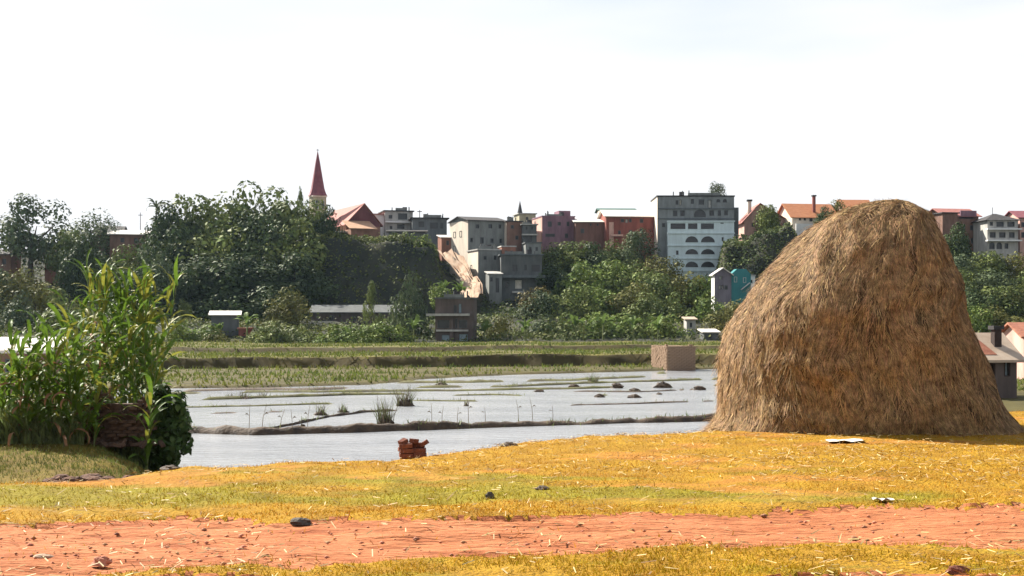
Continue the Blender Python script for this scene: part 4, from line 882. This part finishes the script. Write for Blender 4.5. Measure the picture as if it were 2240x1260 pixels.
# --- foot of the hill
ops = [(993, 1000, 667, 684), (1003, 1010, 664, 685, 0, 'pale_blue_door', 'door'), (996, 1001, 697, 718), (957, 983, 700, 718), (1004, 1022, 700, 718), (966, 984, 732, 756, 0, 'pale_blue_door', 'door'), (1004, 1024, 730, 752, 0, 'pale_blue_door', 'door')]
h = House('concrete_shell', 'unfinished three-storey house with projecting slabs at the foot of the hill', 952, 1036, 654, 757, 198, 6, -3, 'dark_brick', ops, 'flat', 'concrete_dark', fm='concrete_dark', over=.15, below=1.5, slabs=[(934, 1028, 686, 5, 1.0, 'concrete_pale'), (955, 1025, 721, 4, .6, 'concrete_pale')], cat='house')
mb = MB(); mb.box((984 - 952) * h.k, (992 - 952) * h.k, -.5, -.02, 0, (757 - 698) * h.k); mb.build('pillar', M['dark_brick'], h.root)
h = House('tin_shed', 'low shed with a bright tin roof at the foot of the dark cliff', 462, 520, 690, 740, 206, 4, 10, 'concrete_dark', [(478, 488, 705, 722)], 'shed', 'tin_white', rise=.5, over=.4, below=1.5)
h = House('brick_hut', 'small red-walled hut with an open front right of the bright tin shed', 522, 548, 720, 764, 203, 3, 6, 'paint_red', [(527, 540, 735, 768)], 'flat', 'tin_rust', over=.2, below=1.5)
h = House('long_shed', 'long low shed with a grey tin roof under the dark cliff', 680, 880, 684, 712, 232, 5, 2, 'dark_brick', [(720, 730, 690, 702), (770, 780, 690, 702), (830, 840, 690, 702)], 'shed', 'concrete_dark', rise=1.1, over=.4, below=4)
h = House('small_kiosk', 'tiny pale kiosk among the bushes on the slope below the tall block', 1502, 1522, 700, 724, 212, 2.5, 3, 'concrete_pale', [(1509, 1514, 706, 716)], 'shed', 'tin_cream', rise=.3, over=.3, below=2)
h = House('tin_shed', 'low shed with a white tin roof at the slope foot beside the haystack', 1540, 1572, 728, 748, 198, 3, 4, 'concrete_dark', [(1550, 1558, 734, 742)], 'shed', 'tin_white', rise=.35, over=.3, below=1.5)
h = House('tin_shed', 'low shed with a long white tin roof behind the maize at the left edge', -60, 92, 772, 840, 62, 3, 3, 'earth_wall', [(10, 30, 785, 815)], 'shed', 'tin_white', rise=.45, over=.3, below=1.5)
h = House('brown_house', 'low brown house with a pale roof on the skyline left of the big trees', 240, 330, 512, 552, 282, 7, 14, 'earth_wall', [(262, 270, 520, 530), (290, 297, 520, 532)], 'gable_side', 'tin_white', rise=.9, over=.5, below=3)
h = House('dark_roof_house', 'house with a dark tiled roof beside the umbrella-shaped tree on the left', 205, 262, 510, 552, 290, 7, 4, 'earth_wall', [(215, 222, 520, 532)], 'gable_side', 'roof_dark', rise=1.5, over=.5, below=3)
h = House('dark_roof_house', 'dark-roofed house at the far left edge under the airy tree', -40, 22, 556, 600, 268, 7, 4, 'earth_wall', [(4, 12, 566, 578)], 'gable_side', 'roof_dark', rise=1.0, over=.5, below=3)
h = House('red_roof_house', 'small house with a dark red roof between two trees at the left', 98, 140, 556, 592, 270, 6, 10, 'brick_wall', [(108, 114, 566, 576)], 'gable_side', 'tile_purple', rise=1.2, over=.4, below=3)
p = P(307, 520, 290); mb = MB(); mb.tube([(0, 0, -3), (0, 0, 5.2)], [.09, .06], 6); mb.box(-.45, .45, -.04, .04, 4.6, 4.72); o = mb.build('utility_pole', M['timber_dark']); o.location = p; tag(o, 'thin dark pole on the skyline above the low brown house at the left', 'pole')

# --- bare sunlit earth gully beside the dark cliff
gp = [((958, 549), (998, 549), 272), ((966, 562), (1014, 566), 268), ((986, 580), (1024, 585), 264), ((1000, 598), (1034, 600), 260), ((1006, 610), (1044, 610), 256), ((1012, 625), (1054, 622), 252), ((1000, 642), (1056, 638), 247), ((996, 650), (1060, 648), 244)]
nn = 14; V = []; g = np.random.default_rng(6)
for (a, b, dd) in gp:
    A_, B_ = P(*a, dd + 3), P(*b, dd - 2)
    for i in range(nn + 1):
        t = i / nn; q = A_.lerp(B_, t); q.z += .6 * math.sin(t * 9 + dd) * (.3 + .7 * t) + g.normal(0, .22); q.y += g.normal(0, .35); q.x += g.normal(0, .15); V.append(q)
m_ = nn + 1; mb = MB(); mb.add(V, [(j * m_ + i, j * m_ + i + 1, (j + 1) * m_ + i + 1, (j + 1) * m_ + i) for j in range(len(gp) - 1) for i in range(nn)])
tag(mb.build('earth_gully', M['lit_earth'], smooth_=True), kind='structure')

# rooftop clutter on the flat-roofed houses: tanks, parapets, posts left for another storey
g = np.random.default_rng(321)
for r_ in [o for o in list(COL.objects) if o.type == 'EMPTY' and o.get('category') in ('house', 'building')]:
    rf = [c for c in r_.children if c.name.startswith('roof') and not c.name.startswith('roof_')]; wl_ = [c for c in r_.children if c.name.startswith('wall')]
    if not rf or not wl_ or not r_.name.startswith(('concrete_house', 'grey_house', 'stepped_house', 'terraced_house', 'concrete_shell', 'apartment_block', 'brown_house', 'pink_house')): continue
    zs = [v.co.z for v in rf[0].data.vertices]; z0, z1 = min(zs), max(zs); xs_ = [v.co.x for v in wl_[0].data.vertices]; W = max(xs_)
    if z1 - z0 > .6: continue
    for q in range(int(g.integers(3, 6))):
        x = g.uniform(.1, .95) * W; mb = MB(); mb.box(x - .09, x + .09, .1, .28, z1, z1 + g.uniform(.4, 1.0)); mb.build('rooftop_post', M['concrete_dark'], r_)
    x = g.uniform(.3, .8) * W; mb = MB(); mb.tube([(x, 2.5, z1), (x, 2.5, z1 + .9)], .5, 10); mb.build('water_tank', M['roof_dark'], r_)
    a = g.uniform(0, .4) * W; mb = MB(); mb.box(a, a + W * g.uniform(.3, .55), .05, .2, z1 + .002, z1 + g.uniform(.3, .6)); mb.build('parapet', M['concrete'], r_)

# ---------------------------------------------------------------- trees and bushes
def fol(name, c, c2, tr=.12): return mat(name, c, c2, .35, .6, 0, spec=.06, island=.38, translucent=tr, lo=.3, hi=.7)
fol('leaf_dark', (.10, .135, .048), (.026, .04, .02)); fol('leaf_mid', (.215, .25, .068), (.048, .07, .027)); fol('leaf_olive', (.20, .195, .05), (.08, .085, .03))
fol('leaf_bright', (.22, .27, .06), (.07, .11, .03)); fol('leaf_blue', (.135, .165, .072), (.036, .056, .034)); fol('leaf_gold', (.19, .14, .045), (.08, .08, .03)); fol('leaf_banana', (.13, .20, .05), (.07, .12, .03), .3)
def crown_mesh(name, m_, R, nl, nleaf, size, seed, shape='round', hollow=.35):
    """leaf faces spread over many small lobes; R = (rx, ry, rz), centre at the origin"""
    g = np.random.default_rng(seed); C = []; RR = []
    for i in range(nl):
        v = g.normal(0, 1, 3); v /= np.linalg.norm(v); r = g.uniform(hollow, .86)
        if v[2] < 0: v[2] *= .75
        if shape == 'umbrella': v[2] = abs(v[2]) * .9; 
        if shape == 'cone': f = g.random(); v = np.array([math.cos(i * 2.4) * (1 - f) , math.sin(i * 2.4) * (1 - f), 2 * f - 1]); r = .85
        C.append(v * r); RR.append(g.uniform(.2, .44) * (1.0 if shape != 'cone' else .7))
    C = np.array(C); RR = np.array(RR); w_ = RR ** 2; idx = g.choice(nl, nleaf, p=w_ / w_.sum())
    v = g.normal(0, 1, (nleaf, 3)); v /= np.linalg.norm(v, axis=1, keepdims=True); rad = np.where(g.random((nleaf, 1)) < .8, g.uniform(.86, 1.08, (nleaf, 1)), g.uniform(.4, .9, (nleaf, 1)))
    p = C[idx] + v * RR[idx][:, None] * rad; mx_ = np.percentile(p, 99.7, axis=0); mn_ = np.percentile(p, .3, axis=0)
    p = (p - (mx_ + mn_) / 2) / ((mx_ - mn_) / 2) * np.array(R)
    nrm = v + g.normal(0, .33, (nleaf, 3)) + np.array([0, 0, .25]); nrm /= np.linalg.norm(nrm, axis=1, keepdims=True)
    a = np.cross(nrm, g.normal(0, 1, (nleaf, 3))); a /= np.linalg.norm(a, axis=1, keepdims=True); b = np.cross(nrm, a)
    s = size * g.uniform(.55, 1.35, (nleaf, 1)); l = s * g.uniform(.8, 1.5, (nleaf, 1)); w2 = s * .42
    dr = np.array([0, 0, -1.0]) * s * .3
    V = np.stack([p - a * l * .5, p + b * w2, p + a * l * .5 + dr, p - b * w2], 1).reshape(-1, 3)
    return npmesh(name, V, np.arange(4 * nleaf).reshape(-1, 4), m_)
def trunk_mesh(h, r, sp, seed, n=4):
    g = np.random.default_rng(seed); mb = MB(); lean = g.normal(0, .06, 2) * h
    mb.tube([(0, 0, -1.5), (lean[0] * .3, lean[1] * .3, h * .3), (lean[0], lean[1], h * .62)], [r * 1.25, r, r * .75], 7)
    for i in range(n):
        a = i * 6.283 / n + g.random(); z0 = h * g.uniform(.42, .62); e = sp * g.uniform(.45, .75)
        mb.tube([(lean[0] * .8, lean[1] * .8, z0), (lean[0] + math.cos(a) * e * .5, lean[1] + math.sin(a) * e * .5, z0 + (h - z0) * .5), (lean[0] + math.cos(a) * e, lean[1] + math.sin(a) * e, h * g.uniform(.8, .95))], [r * .6, r * .4, r * .15], 5)
    return mb.mesh('trunk', M['bark'])
CM = {}
def crown(kind, v):
    key = (kind, v)
    if key not in CM:
        m_, shape, nl, nleaf, size, hol = {'dark': ('leaf_dark', 'round', 40, 5200, .095, .25), 'mid': ('leaf_mid', 'round', 36, 4600, .10, .28), 'olive': ('leaf_olive', 'round', 26, 2600, .10, .3),
            'bright': ('leaf_bright', 'round', 24, 2200, .12, .3), 'airy': ('leaf_blue', 'round', 30, 3600, .085, .5), 'umbrella': ('leaf_blue', 'umbrella', 26, 2600, .08, .5),
            'gold': ('leaf_gold', 'round', 22, 2200, .10, .3), 'blue': ('leaf_blue', 'round', 26, 2600, .09, .3), 'tall': ('leaf_mid', 'cone', 26, 2000, .10, .3)}[kind]
        CM[key] = crown_mesh('crown', M[m_], (1, 1, 1), nl, nleaf, size, hash(key[1]) % 97 + len(kind) * 7 + ord(kind[0]), shape, hol)
    return CM[key]
TREES = []; G1 = 'big trees on the cliff'
def tree(label, kind, px, rtop, rbase, wpx, d, group='trees on the hillside', name='tree', low=.12, v=0, cat=None):
    """crown from row rtop down to rbase (its foot), wpx wide"""
    k = d / F; top = P(px, rtop, d); foot = P(px, rbase, d); gz = zat(top.x, d)
    h = top.z - min(foot.z, gz + 1.0 if foot.z > gz else foot.z); zf = min(foot.z, gz) if foot.z - gz < 6 else foot.z
    H = top.z - zf; r = wpx * k / 2; ch_ = (rbase - rtop) * k
    root = thing(name, label, cat or ('tree' if name == 'tree' else 'bush'), (top.x, d, zf), 0, group)
    sc_ = 1.04
    rz_ = min(H * .62, max(ch_ * .58, r * .55)) if name == 'tree' else ch_ * .62; r *= 1.12
    me = trunk_mesh(H - rz_ * .7, max(.09, r * .07), r, v + int(px)); obj('trunk', me, root)
    c = obj('crown', crown(kind, v % 3), root); c.location = (0, 0, H - rz_ * 1.0); c.scale = (r * sc_, r * sc_, rz_ * sc_); c.rotation_euler = (0, 0, (px * 7.3) % 6.28)
    TREES.append(root); return root
T_ = tree
T_('tall airy tree with sky showing through at the far left', 'airy', 66, 430, 560, 150, 268, v=0)
T_('dark umbrella-shaped tree on the skyline at the left', 'umbrella', 203, 458, 540, 112, 286, v=0)
T_('dull green tree between the airy tree and the umbrella-shaped tree', 'mid', 150, 505, 600, 90, 262, v=1)
T_('dark tree below the umbrella-shaped tree', 'dark', 182, 515, 640, 95, 255, v=0)
T_('olive round tree low at the left above the maize', 'olive', 75, 590, 690, 110, 235, v=1)
T_('dark tree at the left picture edge below the roofs', 'blue', 12, 585, 700, 90, 238, v=1)
T_('bluish tree above the left edge of the maize', 'blue', 35, 640, 760, 100, 215, v=2)
T_('green tree in front of the low brown house', 'mid', 265, 540, 640, 110, 258, v=2)
T_('dull tree low behind the tall canes', 'dark', 300, 590, 720, 120, 232, v=1)
T_('dark tree behind the tall canes, right one', 'blue', 355, 560, 720, 100, 240, v=0)
T_('dull green tree behind the front maize stand', 'mid', 130, 640, 760, 120, 214, v=0)
G1 = 'big trees on the cliff'
T_('leftmost big tree on the cliff top, beside the palm', 'dark', 372, 452, 590, 120, 262, G1, v=0)
T_('big tree on the cliff second from the left', 'mid', 435, 432, 590, 130, 266, G1, v=1)
T_('highest big tree on the cliff', 'mid', 528, 408, 570, 150, 268, G1, v=0)
T_('big tree just right of the highest tree on the cliff', 'mid', 605, 416, 570, 140, 267, G1, v=2)
T_('big tree on the cliff left of the spire', 'mid', 665, 442, 570, 110, 264, G1, v=1)
T_('rightmost big tree on the cliff hiding the church tower', 'dark', 706, 458, 580, 80, 262, G1, v=0)
T_('lower dark tree in the front of the cliff-top trees, leftmost', 'dark', 380, 500, 640, 130, 254, G1, v=2)
T_('lower tree in the front of the cliff-top trees, second from left', 'mid', 468, 478, 620, 150, 256, G1, v=0)
T_('lower tree in the front of the cliff-top trees, third from left', 'dark', 560, 470, 620, 150, 256, G1, v=1)
T_('lower tree in the front of the cliff-top trees, rightmost', 'mid', 640, 484, 620, 140, 255, G1, v=2)
T_('slim pointed tree rising just left of the spire', 'tall', 659, 412, 500, 22, 280, G1, v=0)
G6 = 'dark trees clinging to the cliff face'
for i, (px, rt_, w_, dd, lb) in enumerate(((430, 560, 150, 246, 'upper left'), (540, 555, 160, 247, 'upper middle'), (650, 555, 150, 247, 'upper right of the middle'), (480, 630, 140, 240, 'lower left'), (590, 625, 150, 240, 'lower middle'))):
    T_('shaded dark tree on the cliff face, ' + lb, 'dark', px, rt_, rt_ + 90, w_, dd, G6, v=i)
G2 = 'bushes along the cliff edge'
for i, (px, rt, w_, kd, lb) in enumerate(((750, 535, 70, 'mid', 'leafy bush at the cliff edge below the church annex'), (800, 530, 70, 'dark', 'bush at the cliff edge below the church porch'), (848, 520, 70, 'mid', 'bush at the cliff edge right below the church'), (890, 512, 70, 'mid', 'bush in front of the low shed at the cliff edge'), (930, 514, 60, 'bright', 'bush at the right end of the cliff edge above the earth gully'), (700, 530, 80, 'dark', 'dark bush at the cliff edge left of the church'))):
    T_(lb, kd, px, rt, rt + 60, w_, 262, G2, 'bush', v=i)
G3 = 'trees at the foot of the cliff'
T_('ragged bush at the cliff foot left of the long shed', 'olive', 630, 630, 705, 90, 226, G3, v=0)
T_('slim sapling in front of the long shed', 'tall', 812, 616, 700, 36, 222, G3, v=1)
T_('tall green tree between the long shed and the three-storey shell house', 'blue', 892, 598, 755, 80, 208, G3, v=2)
T_('pale bush hanging above the three-storey shell house', 'bright', 965, 625, 665, 50, 226, G3, 'bush', v=0)
T_('dead-looking bush on the dark cliff face', 'blue', 450, 592, 640, 45, 246, G3, 'bush', v=1)
T_('small pale bush low on the dark cliff face', 'mid', 402, 655, 690, 30, 232, G3, 'bush', v=0)
T_('golden-topped tree right of the three-storey shell house', 'olive', 1085, 690, 760, 60, 204, G3, v=2)
T_('golden bush in front of the broad dark grey house', 'gold', 1170, 630, 700, 70, 240, G3, 'bush', v=0)
for i, (px, rt, w_, kd, lb) in enumerate(((440, 712, 90, 'bright', 'bright bush at the hill foot left of the bright tin shed'), (400, 700, 60, 'bright', 'bright bush right of the dark bush on the shore'), (590, 705, 80, 'mid', 'bush at the hill foot right of the red-walled hut'), (660, 715, 90, 'mid', 'bush at the hill foot below the long shed, left one'), (730, 710, 90, 'bright', 'bush at the hill foot below the long shed, second from left'), (795, 712, 80, 'bright', 'bush at the hill foot below the long shed, third from left'), (855, 706, 90, 'bright', 'bush at the hill foot below the long shed, right one'), (500, 725, 80, 'olive', 'olive bush in front of the bright tin shed'))):
    T_(lb, kd, px, rt, rt + 56, w_, 197 - (i % 3) * 2, 'bushes along the hill foot', 'bush', v=i)
G4 = 'bushes on the slope below the tall block'
spots = [(1205, 535, 70, 276, 'mid'), (1250, 530, 80, 274, 'mid'), (1300, 532, 80, 272, 'dark'), (1350, 528, 80, 272, 'mid'), (1402, 500, 66, 271, 'blue'), (1450, 560, 70, 262, 'olive'),
         (1215, 580, 80, 258, 'dark'), (1270, 575, 90, 256, 'bright'), (1330, 570, 90, 258, 'bright'), (1385, 575, 90, 256, 'mid'), (1430, 600, 90, 248, 'mid'), (1490, 600, 90, 250, 'olive'), (1540, 605, 70, 248, 'bright'),
         (1190, 640, 90, 236, 'dark'), (1250, 630, 100, 238, 'mid'), (1310, 625, 90, 240, 'bright'), (1365, 620, 90, 240, 'olive'), (1420, 640, 90, 234, 'mid'), (1475, 645, 90, 232, 'mid'), (1535, 650, 80, 230, 'bright'),
         (1180, 690, 90, 206, 'blue'), (1235, 690, 90, 205, 'mid'), (1295, 690, 100, 204, 'bright'), (1350, 685, 90, 206, 'bright'), (1410, 690, 90, 205, 'mid'), (1465, 690, 80, 206, 'bright'), (1590, 658, 80, 204, 'olive')]
def where(i, px, rt):
    row = 'top row under the houses' if rt < 565 else 'second row from the top' if rt < 612 else 'third row from the top' if rt < 655 else 'lowest row above the meadow'
    same = [s for s in spots if (s[1] < 565, s[1] < 612, s[1] < 655) == (rt < 565, rt < 612, rt < 655)]; j = [s[0] for s in same].index(px)
    od = ['leftmost', 'second from left', 'third from left', 'fourth from left', 'fifth from left', 'sixth from left', 'seventh from left', 'eighth from left'][j]
    return '%s, %s' % (od, row)
CN = {'mid': 'green', 'dark': 'dark green', 'blue': 'bluish green', 'olive': 'olive', 'bright': 'bright green', 'gold': 'golden'}
for i, (px, rt, w_, dd, kd) in enumerate(spots):
    T_('%s bush on the slope, %s' % (CN[kd], where(i, px, rt)), kd, px, rt, rt + (64 if w_ < 85 else 74), w_ * 1.12, dd, G4, 'bush', v=i)
T_('round tree rising behind the roof of the tall block', 'blue', 1570, 398, 440, 36, 296, v=1)
T_('tree in front of the salmon gabled house', 'mid', 1680, 450, 508, 50, 285, v=1)
T_('dark bush at the corner of the orange-roofed house', 'dark', 1804, 452, 490, 42, 279, name='bush', v=2)
T_('olive tree above the orange-roofed house near the haystack top', 'olive', 1835, 437, 480, 56, 296, v=0)
T_('dark tree in front of the brick house right of the haystack', 'dark', 2092, 490, 570, 66, 254, v=2)
G5 = 'bushes on the slope right of the haystack'
for i, (px, rt, w_, dd, kd, lb) in enumerate(((2100, 556, 80, 246, 'blue', 'bluish bush right of the haystack, top left'), (2160, 552, 90, 247, 'mid', 'green bush under the balcony house'), (2222, 556, 80, 246, 'olive', 'olive bush at the right edge under the narrow house'), (2120, 590, 90, 236, 'mid', 'green bush right of the haystack, in the second row'), (2185, 590, 100, 235, 'blue', 'bluish bush right of the haystack, second row'), (2240, 595, 80, 235, 'mid', 'green bush cut by the right edge, second row'), (2130, 630, 90, 222, 'dark', 'dark bush right of the haystack, third row'), (2195, 628, 100, 222, 'mid', 'green bush right of the haystack, third row'), (2245, 632, 70, 222, 'olive', 'olive bush cut by the right edge, third row'), (2140, 668, 80, 204, 'bright', 'bright low bush above the rusty roof'), (2205, 672, 90, 204, 'olive', 'olive low bush above the dark chimney'))):
    T_(lb, kd, px, rt, rt + 66, w_, dd, G5, 'bush', v=i)
# dark bush on the shore right of the ruined wall
p = P(358, 940, 38.4); zf = zat(p.x, p.y)
rt = thing('bush', 'dense dark bush leaning over the water right of the ruined wall', 'bush', (p.x, p.y, zf), 0)
mb = MB(); mb.tube([(0, 0, -.4), (.05, 0, .6), (.15, 0, 1.3)], [.16, .13, .1], 7)
for a in range(6): mb.tube([(.05, 0, .3 + .12 * a), (.3 * math.cos(a * 1.3), .3 * math.sin(a * 1.3), 1.0 + .1 * a), (.5 * math.cos(a * 1.3), .4 * math.sin(a * 1.3), 1.6)], [.05, .04, .015], 5)
mb.build('trunk', M['bark'], rt)
c = obj('crown', crown_mesh('crown', M['broad_leaf'], (.6, .55, 1.0), 30, 3400, .16, 5), rt); c.location = (.1, 0, 1.62)
c = obj('lower_foliage', crown_mesh('lower_foliage', M['broad_leaf'], (.45, .45, .75), 20, 1400, .15, 9), rt); c.location = (-.02, 0, .7)
# undergrowth between the maize stalks
g = np.random.default_rng(66); n = 18000; px_ = g.uniform(-60, 345, n); dd_ = g.uniform(37.2, 42, n); xx = (px_ - 1120) / F * dd_
zz = zfn(xx, dd_); hh = g.uniform(.2, 1.4, n) * np.where(px_ > 180, 1.1, 1.0) * (.4 + .9 * fbm(xx * 1.2, dd_ * 1.2, 67)); ok = ~((px_ > 178) & (dd_ < 38.8)); 
V, fq, ft = blades(xx[ok], dd_[ok], zz[ok], hh[ok], g.uniform(.04, .1, n)[ok], g.uniform(.15, .9, n)[ok], 68, 3)
tag(obj('undergrowth', tri_mesh('undergrowth', V, fq, ft, M['reed_green'])), 'rank grass growing between the maize stalks on the left shore', 'undergrowth', kind='stuff')

# palm and banana plants
def fronds(label, name, cat, px, rtop, rbase, d, n, L_, W_, m_, group=None, seed=0, stem=.12, droop=1.4, up=.9):
    top = P(px, rtop, d); foot = P(px, rbase, d); zg = min(foot.z, zat(top.x, d) + .5) ; g = np.random.default_rng(seed)
    root = thing(name, label, cat, (top.x, d, zg), g.random() * 6, group); h = max(.4, top.z - zg - L_ * .55)
    mb = MB(); mb.tube([(0, 0, -.5), (.1 * h * .2, 0, h * .5), (.1 * h * .4, 0, h)], [stem * 1.2, stem, stem * .7], 7); mb.build('stem', M['bark'] if name == 'palm_tree' else M['maize_stalk'], root)
    for i in range(n):
        me = LMB[(name, i % 3)]; o = obj('leaf', me, root); o.location = (.1 * h * .4, 0, h); s = g.uniform(.8, 1.2) * L_; o.scale = (s, s * W_, s); o.rotation_euler = (g.normal(0, .25), g.normal(0, .3) - (.3 if i % 2 else 0), i * 2.4 + g.normal(0, .3))
    return root
LMB = {}
for i in range(3):
    LMB[('banana_plant', i)] = leaf_mesh(1.0, .36, 1.6 + .4 * i, 1.15 - .15 * i, 11 + i, M['leaf_banana'])
    LMB[('palm_tree', i)] = leaf_mesh(1.0, .22, 2.2 + .3 * i, .9 - .2 * i, 21 + i, M['leaf_blue'])
fronds('small palm on the skyline at the left end of the big trees', 'palm_tree', 'palm', 345, 436, 545, 274, 13, 2.6, .9, None, None, 1, .16)
bl = [(420, 720, 'banana plant between the shore bush and the bright tin shed'), (480, 712, 'banana plant in front of the left wall of the bright tin shed'), (540, 690, 'banana plant rising over the red-walled hut'), (575, 715, 'banana plant just right of the red-walled hut'), (760, 716, 'banana plant below the long shed, left one'), (835, 718, 'banana plant below the long shed, right one'), (905, 700, 'banana plant left of the three-storey shell house'), (1060, 705, 'banana plant right of the three-storey shell house'), (1150, 700, 'banana plant at the slope foot, leftmost of the five'), (1260, 692, 'banana plant at the slope foot, second of the five'), (1320, 690, 'banana plant at the slope foot, middle of the five'), (1385, 695, 'banana plant at the slope foot, fourth of the five'), (1440, 700, 'banana plant at the slope foot, rightmost of the five'), (975, 615, 'banana plant on the ledge above the three-storey shell house, left'), (1003, 622, 'banana plant on the ledge above the three-storey shell house, right')]
for i, (px, rt_, lb) in enumerate(bl):
    fronds(lb, 'banana_plant', 'banana plant', px, rt_, rt_ + 50, (200 if rt_ > 660 else 232) - (i % 3) * 2, 8, 2.3, 1.0, None, 'banana plants at the hill foot', 30 + i, .14)

# scrub covering the slope: nobody could count it
g = np.random.default_rng(99); n = 120000
yy = g.uniform(196, 292, n); xx = g.uniform(-.44, .44, n) * yy; px_ = col_px(xx, yy)
nc = 30000; yc = g.uniform(243, 263, nc); pc = np.where(g.random(nc) < .85, g.uniform(310, 985, nc), g.uniform(1560, 1790, nc)); xx = np.concatenate([xx, (pc - 1120) / F * yc]); yy = np.concatenate([yy, yc]); px_ = col_px(xx, yy); n = len(xx)
ks = (g.random(n) < .15 + .85 * smooth((fbm(xx * .1, yy * .1, 401) - .35) / .3)) | (np.arange(n) >= n - nc)
ks &= ~((px_ > 972) & (px_ < 1052) & (yy > 240) & (yy < 276))
ks &= ~((px_ > 715) & (px_ < 985) & (yy > 244) & (yy < 259) & (g.random(n) < .8))
xx = xx[ks]; yy = yy[ks]; n = len(xx); hb = .25 + 2.6 * fbm(xx * .16, yy * .16, 403) ** 2
p = np.stack([xx, yy, zfn(xx, yy) + g.random(n) * hb], -1); nr = g.normal(0, .6, (n, 3)) + np.array([-.2, -.5, .8]); nr /= np.linalg.norm(nr, axis=1, keepdims=True)
a = np.cross(nr, g.normal(0, 1, (n, 3))); a /= np.linalg.norm(a, axis=1, keepdims=True); b = np.cross(nr, a); s = g.uniform(.22, .6, (n, 1))
V = np.stack([p - a * s * .6, p + b * s * .4, p + a * s * .6, p - b * s * .4], 1).reshape(-1, 3)
t_ = fbm(xx * .07, yy * .07, 405)[:, None]; cc = np.array([[.75, .85, .9]]) * (1 - t_) + t_ * np.array([[1.45, 1.2, .8]])
mat('scrub_leaf', (.12, .145, .046), (.045, .062, .028), .3, .65, 0, spec=.05, island=.4, translucent=.2, attr=True)
tag(obj('hillside_scrub', npmesh('hillside_scrub', V, np.arange(4 * n).reshape(-1, 4), M['scrub_leaf'], False, np.repeat(cc, 4, 0))), 'rough green scrub covering the hillside below the houses', 'scrub', kind='stuff')
# rank grass on the meadow strips
g = np.random.default_rng(199); n = 90000
yy = 1 / g.uniform(1 / 197, 1 / 84, n); xx = g.uniform(-.43, .43, n) * yy; z = zfn(xx, yy)
ks = (z > WATER + .06) & ((z > WATER + .75) | (g.random(n) < .5)) & (g.random(n) < .15 + .85 * smooth((fbm(xx * .12, yy * .3, 411) - .38) / .25)); xx = xx[ks]; yy = yy[ks]; z = z[ks]; n = len(xx)
hh = g.uniform(.12, .4, n) * (.5 + 1.2 * fbm(xx * .1, yy * .3, 413)); V, fq, ft = blades(xx, yy, z - .02, hh, g.uniform(.08, .2, n), g.uniform(.2, .9, n), 415)
t_ = fbm(xx * .05, yy * .2, 417)[:, None]; cc = np.array([[.7, 1.0, .8]]) * (1 - t_) + t_ * np.array([[1.2, 1.12, .8]])
mat('meadow_grass', (.16, .17, .045), (.085, .095, .03), .5, .8, 0, spec=.15, island=.3, translucent=.3, attr=True)
tag(obj('meadow_grass', tri_mesh('meadow_grass', V, fq, ft, M['meadow_grass'], np.repeat(cc, 5, 0))), 'rank grass on the meadow strips between the pond and the hill', 'grass', kind='stuff')

# olive grass on the wet flat in front of the maize
g = np.random.default_rng(299); n = 16000
yy = g.uniform(27, 43, n); xx = (g.uniform(-100, 500, n) - 1120) / F * yy; z = zfn(xx, yy); ks = (z > WATER + .05) & (g.random(n) < .2 + .8 * smooth((fbm(xx * .6, yy * .6, 431) - .35) / .25)); xx = xx[ks]; yy = yy[ks]; z = z[ks]; n = len(xx)
V, fq, ft = blades(xx, yy, z - .01, g.uniform(.04, .16, n), g.uniform(.015, .035, n), g.uniform(.2, 1, n), 433)
t_ = fbm(xx * .4, yy * .4, 435)[:, None]; cc = np.array([[.7, .95, .8]]) * (1 - t_) + t_ * np.array([[1.3, 1.0, 1.0]])
tag(obj('shore_grass', tri_mesh('shore_grass', V, fq, ft, M['meadow_grass'], np.repeat(cc, 5, 0))), 'short olive grass on the flat in front of the maize at the left', 'grass', kind='stuff')
# ---------------------------------------------------------------- thin haze
hb = MB(); hb.box(-430, 430, -70, 710, -6, 60); hm = bpy.data.materials.new('haze'); hm.use_nodes = True; hn = hm.node_tree.nodes; hn.clear()
ho = hn.new('ShaderNodeOutputMaterial'); pv = hn.new('ShaderNodeVolumePrincipled'); pv.inputs['Density'].default_value = .000042; pv.inputs['Color'].default_value = (.55, .77, 1.0, 1); pv.inputs['Anisotropy'].default_value = .3
hm.node_tree.links.new(pv.outputs[0], ho.inputs['Volume'])
tag(hb.build('haze', hm), 'thin pale haze in the air over the valley', 'haze', kind='stuff')
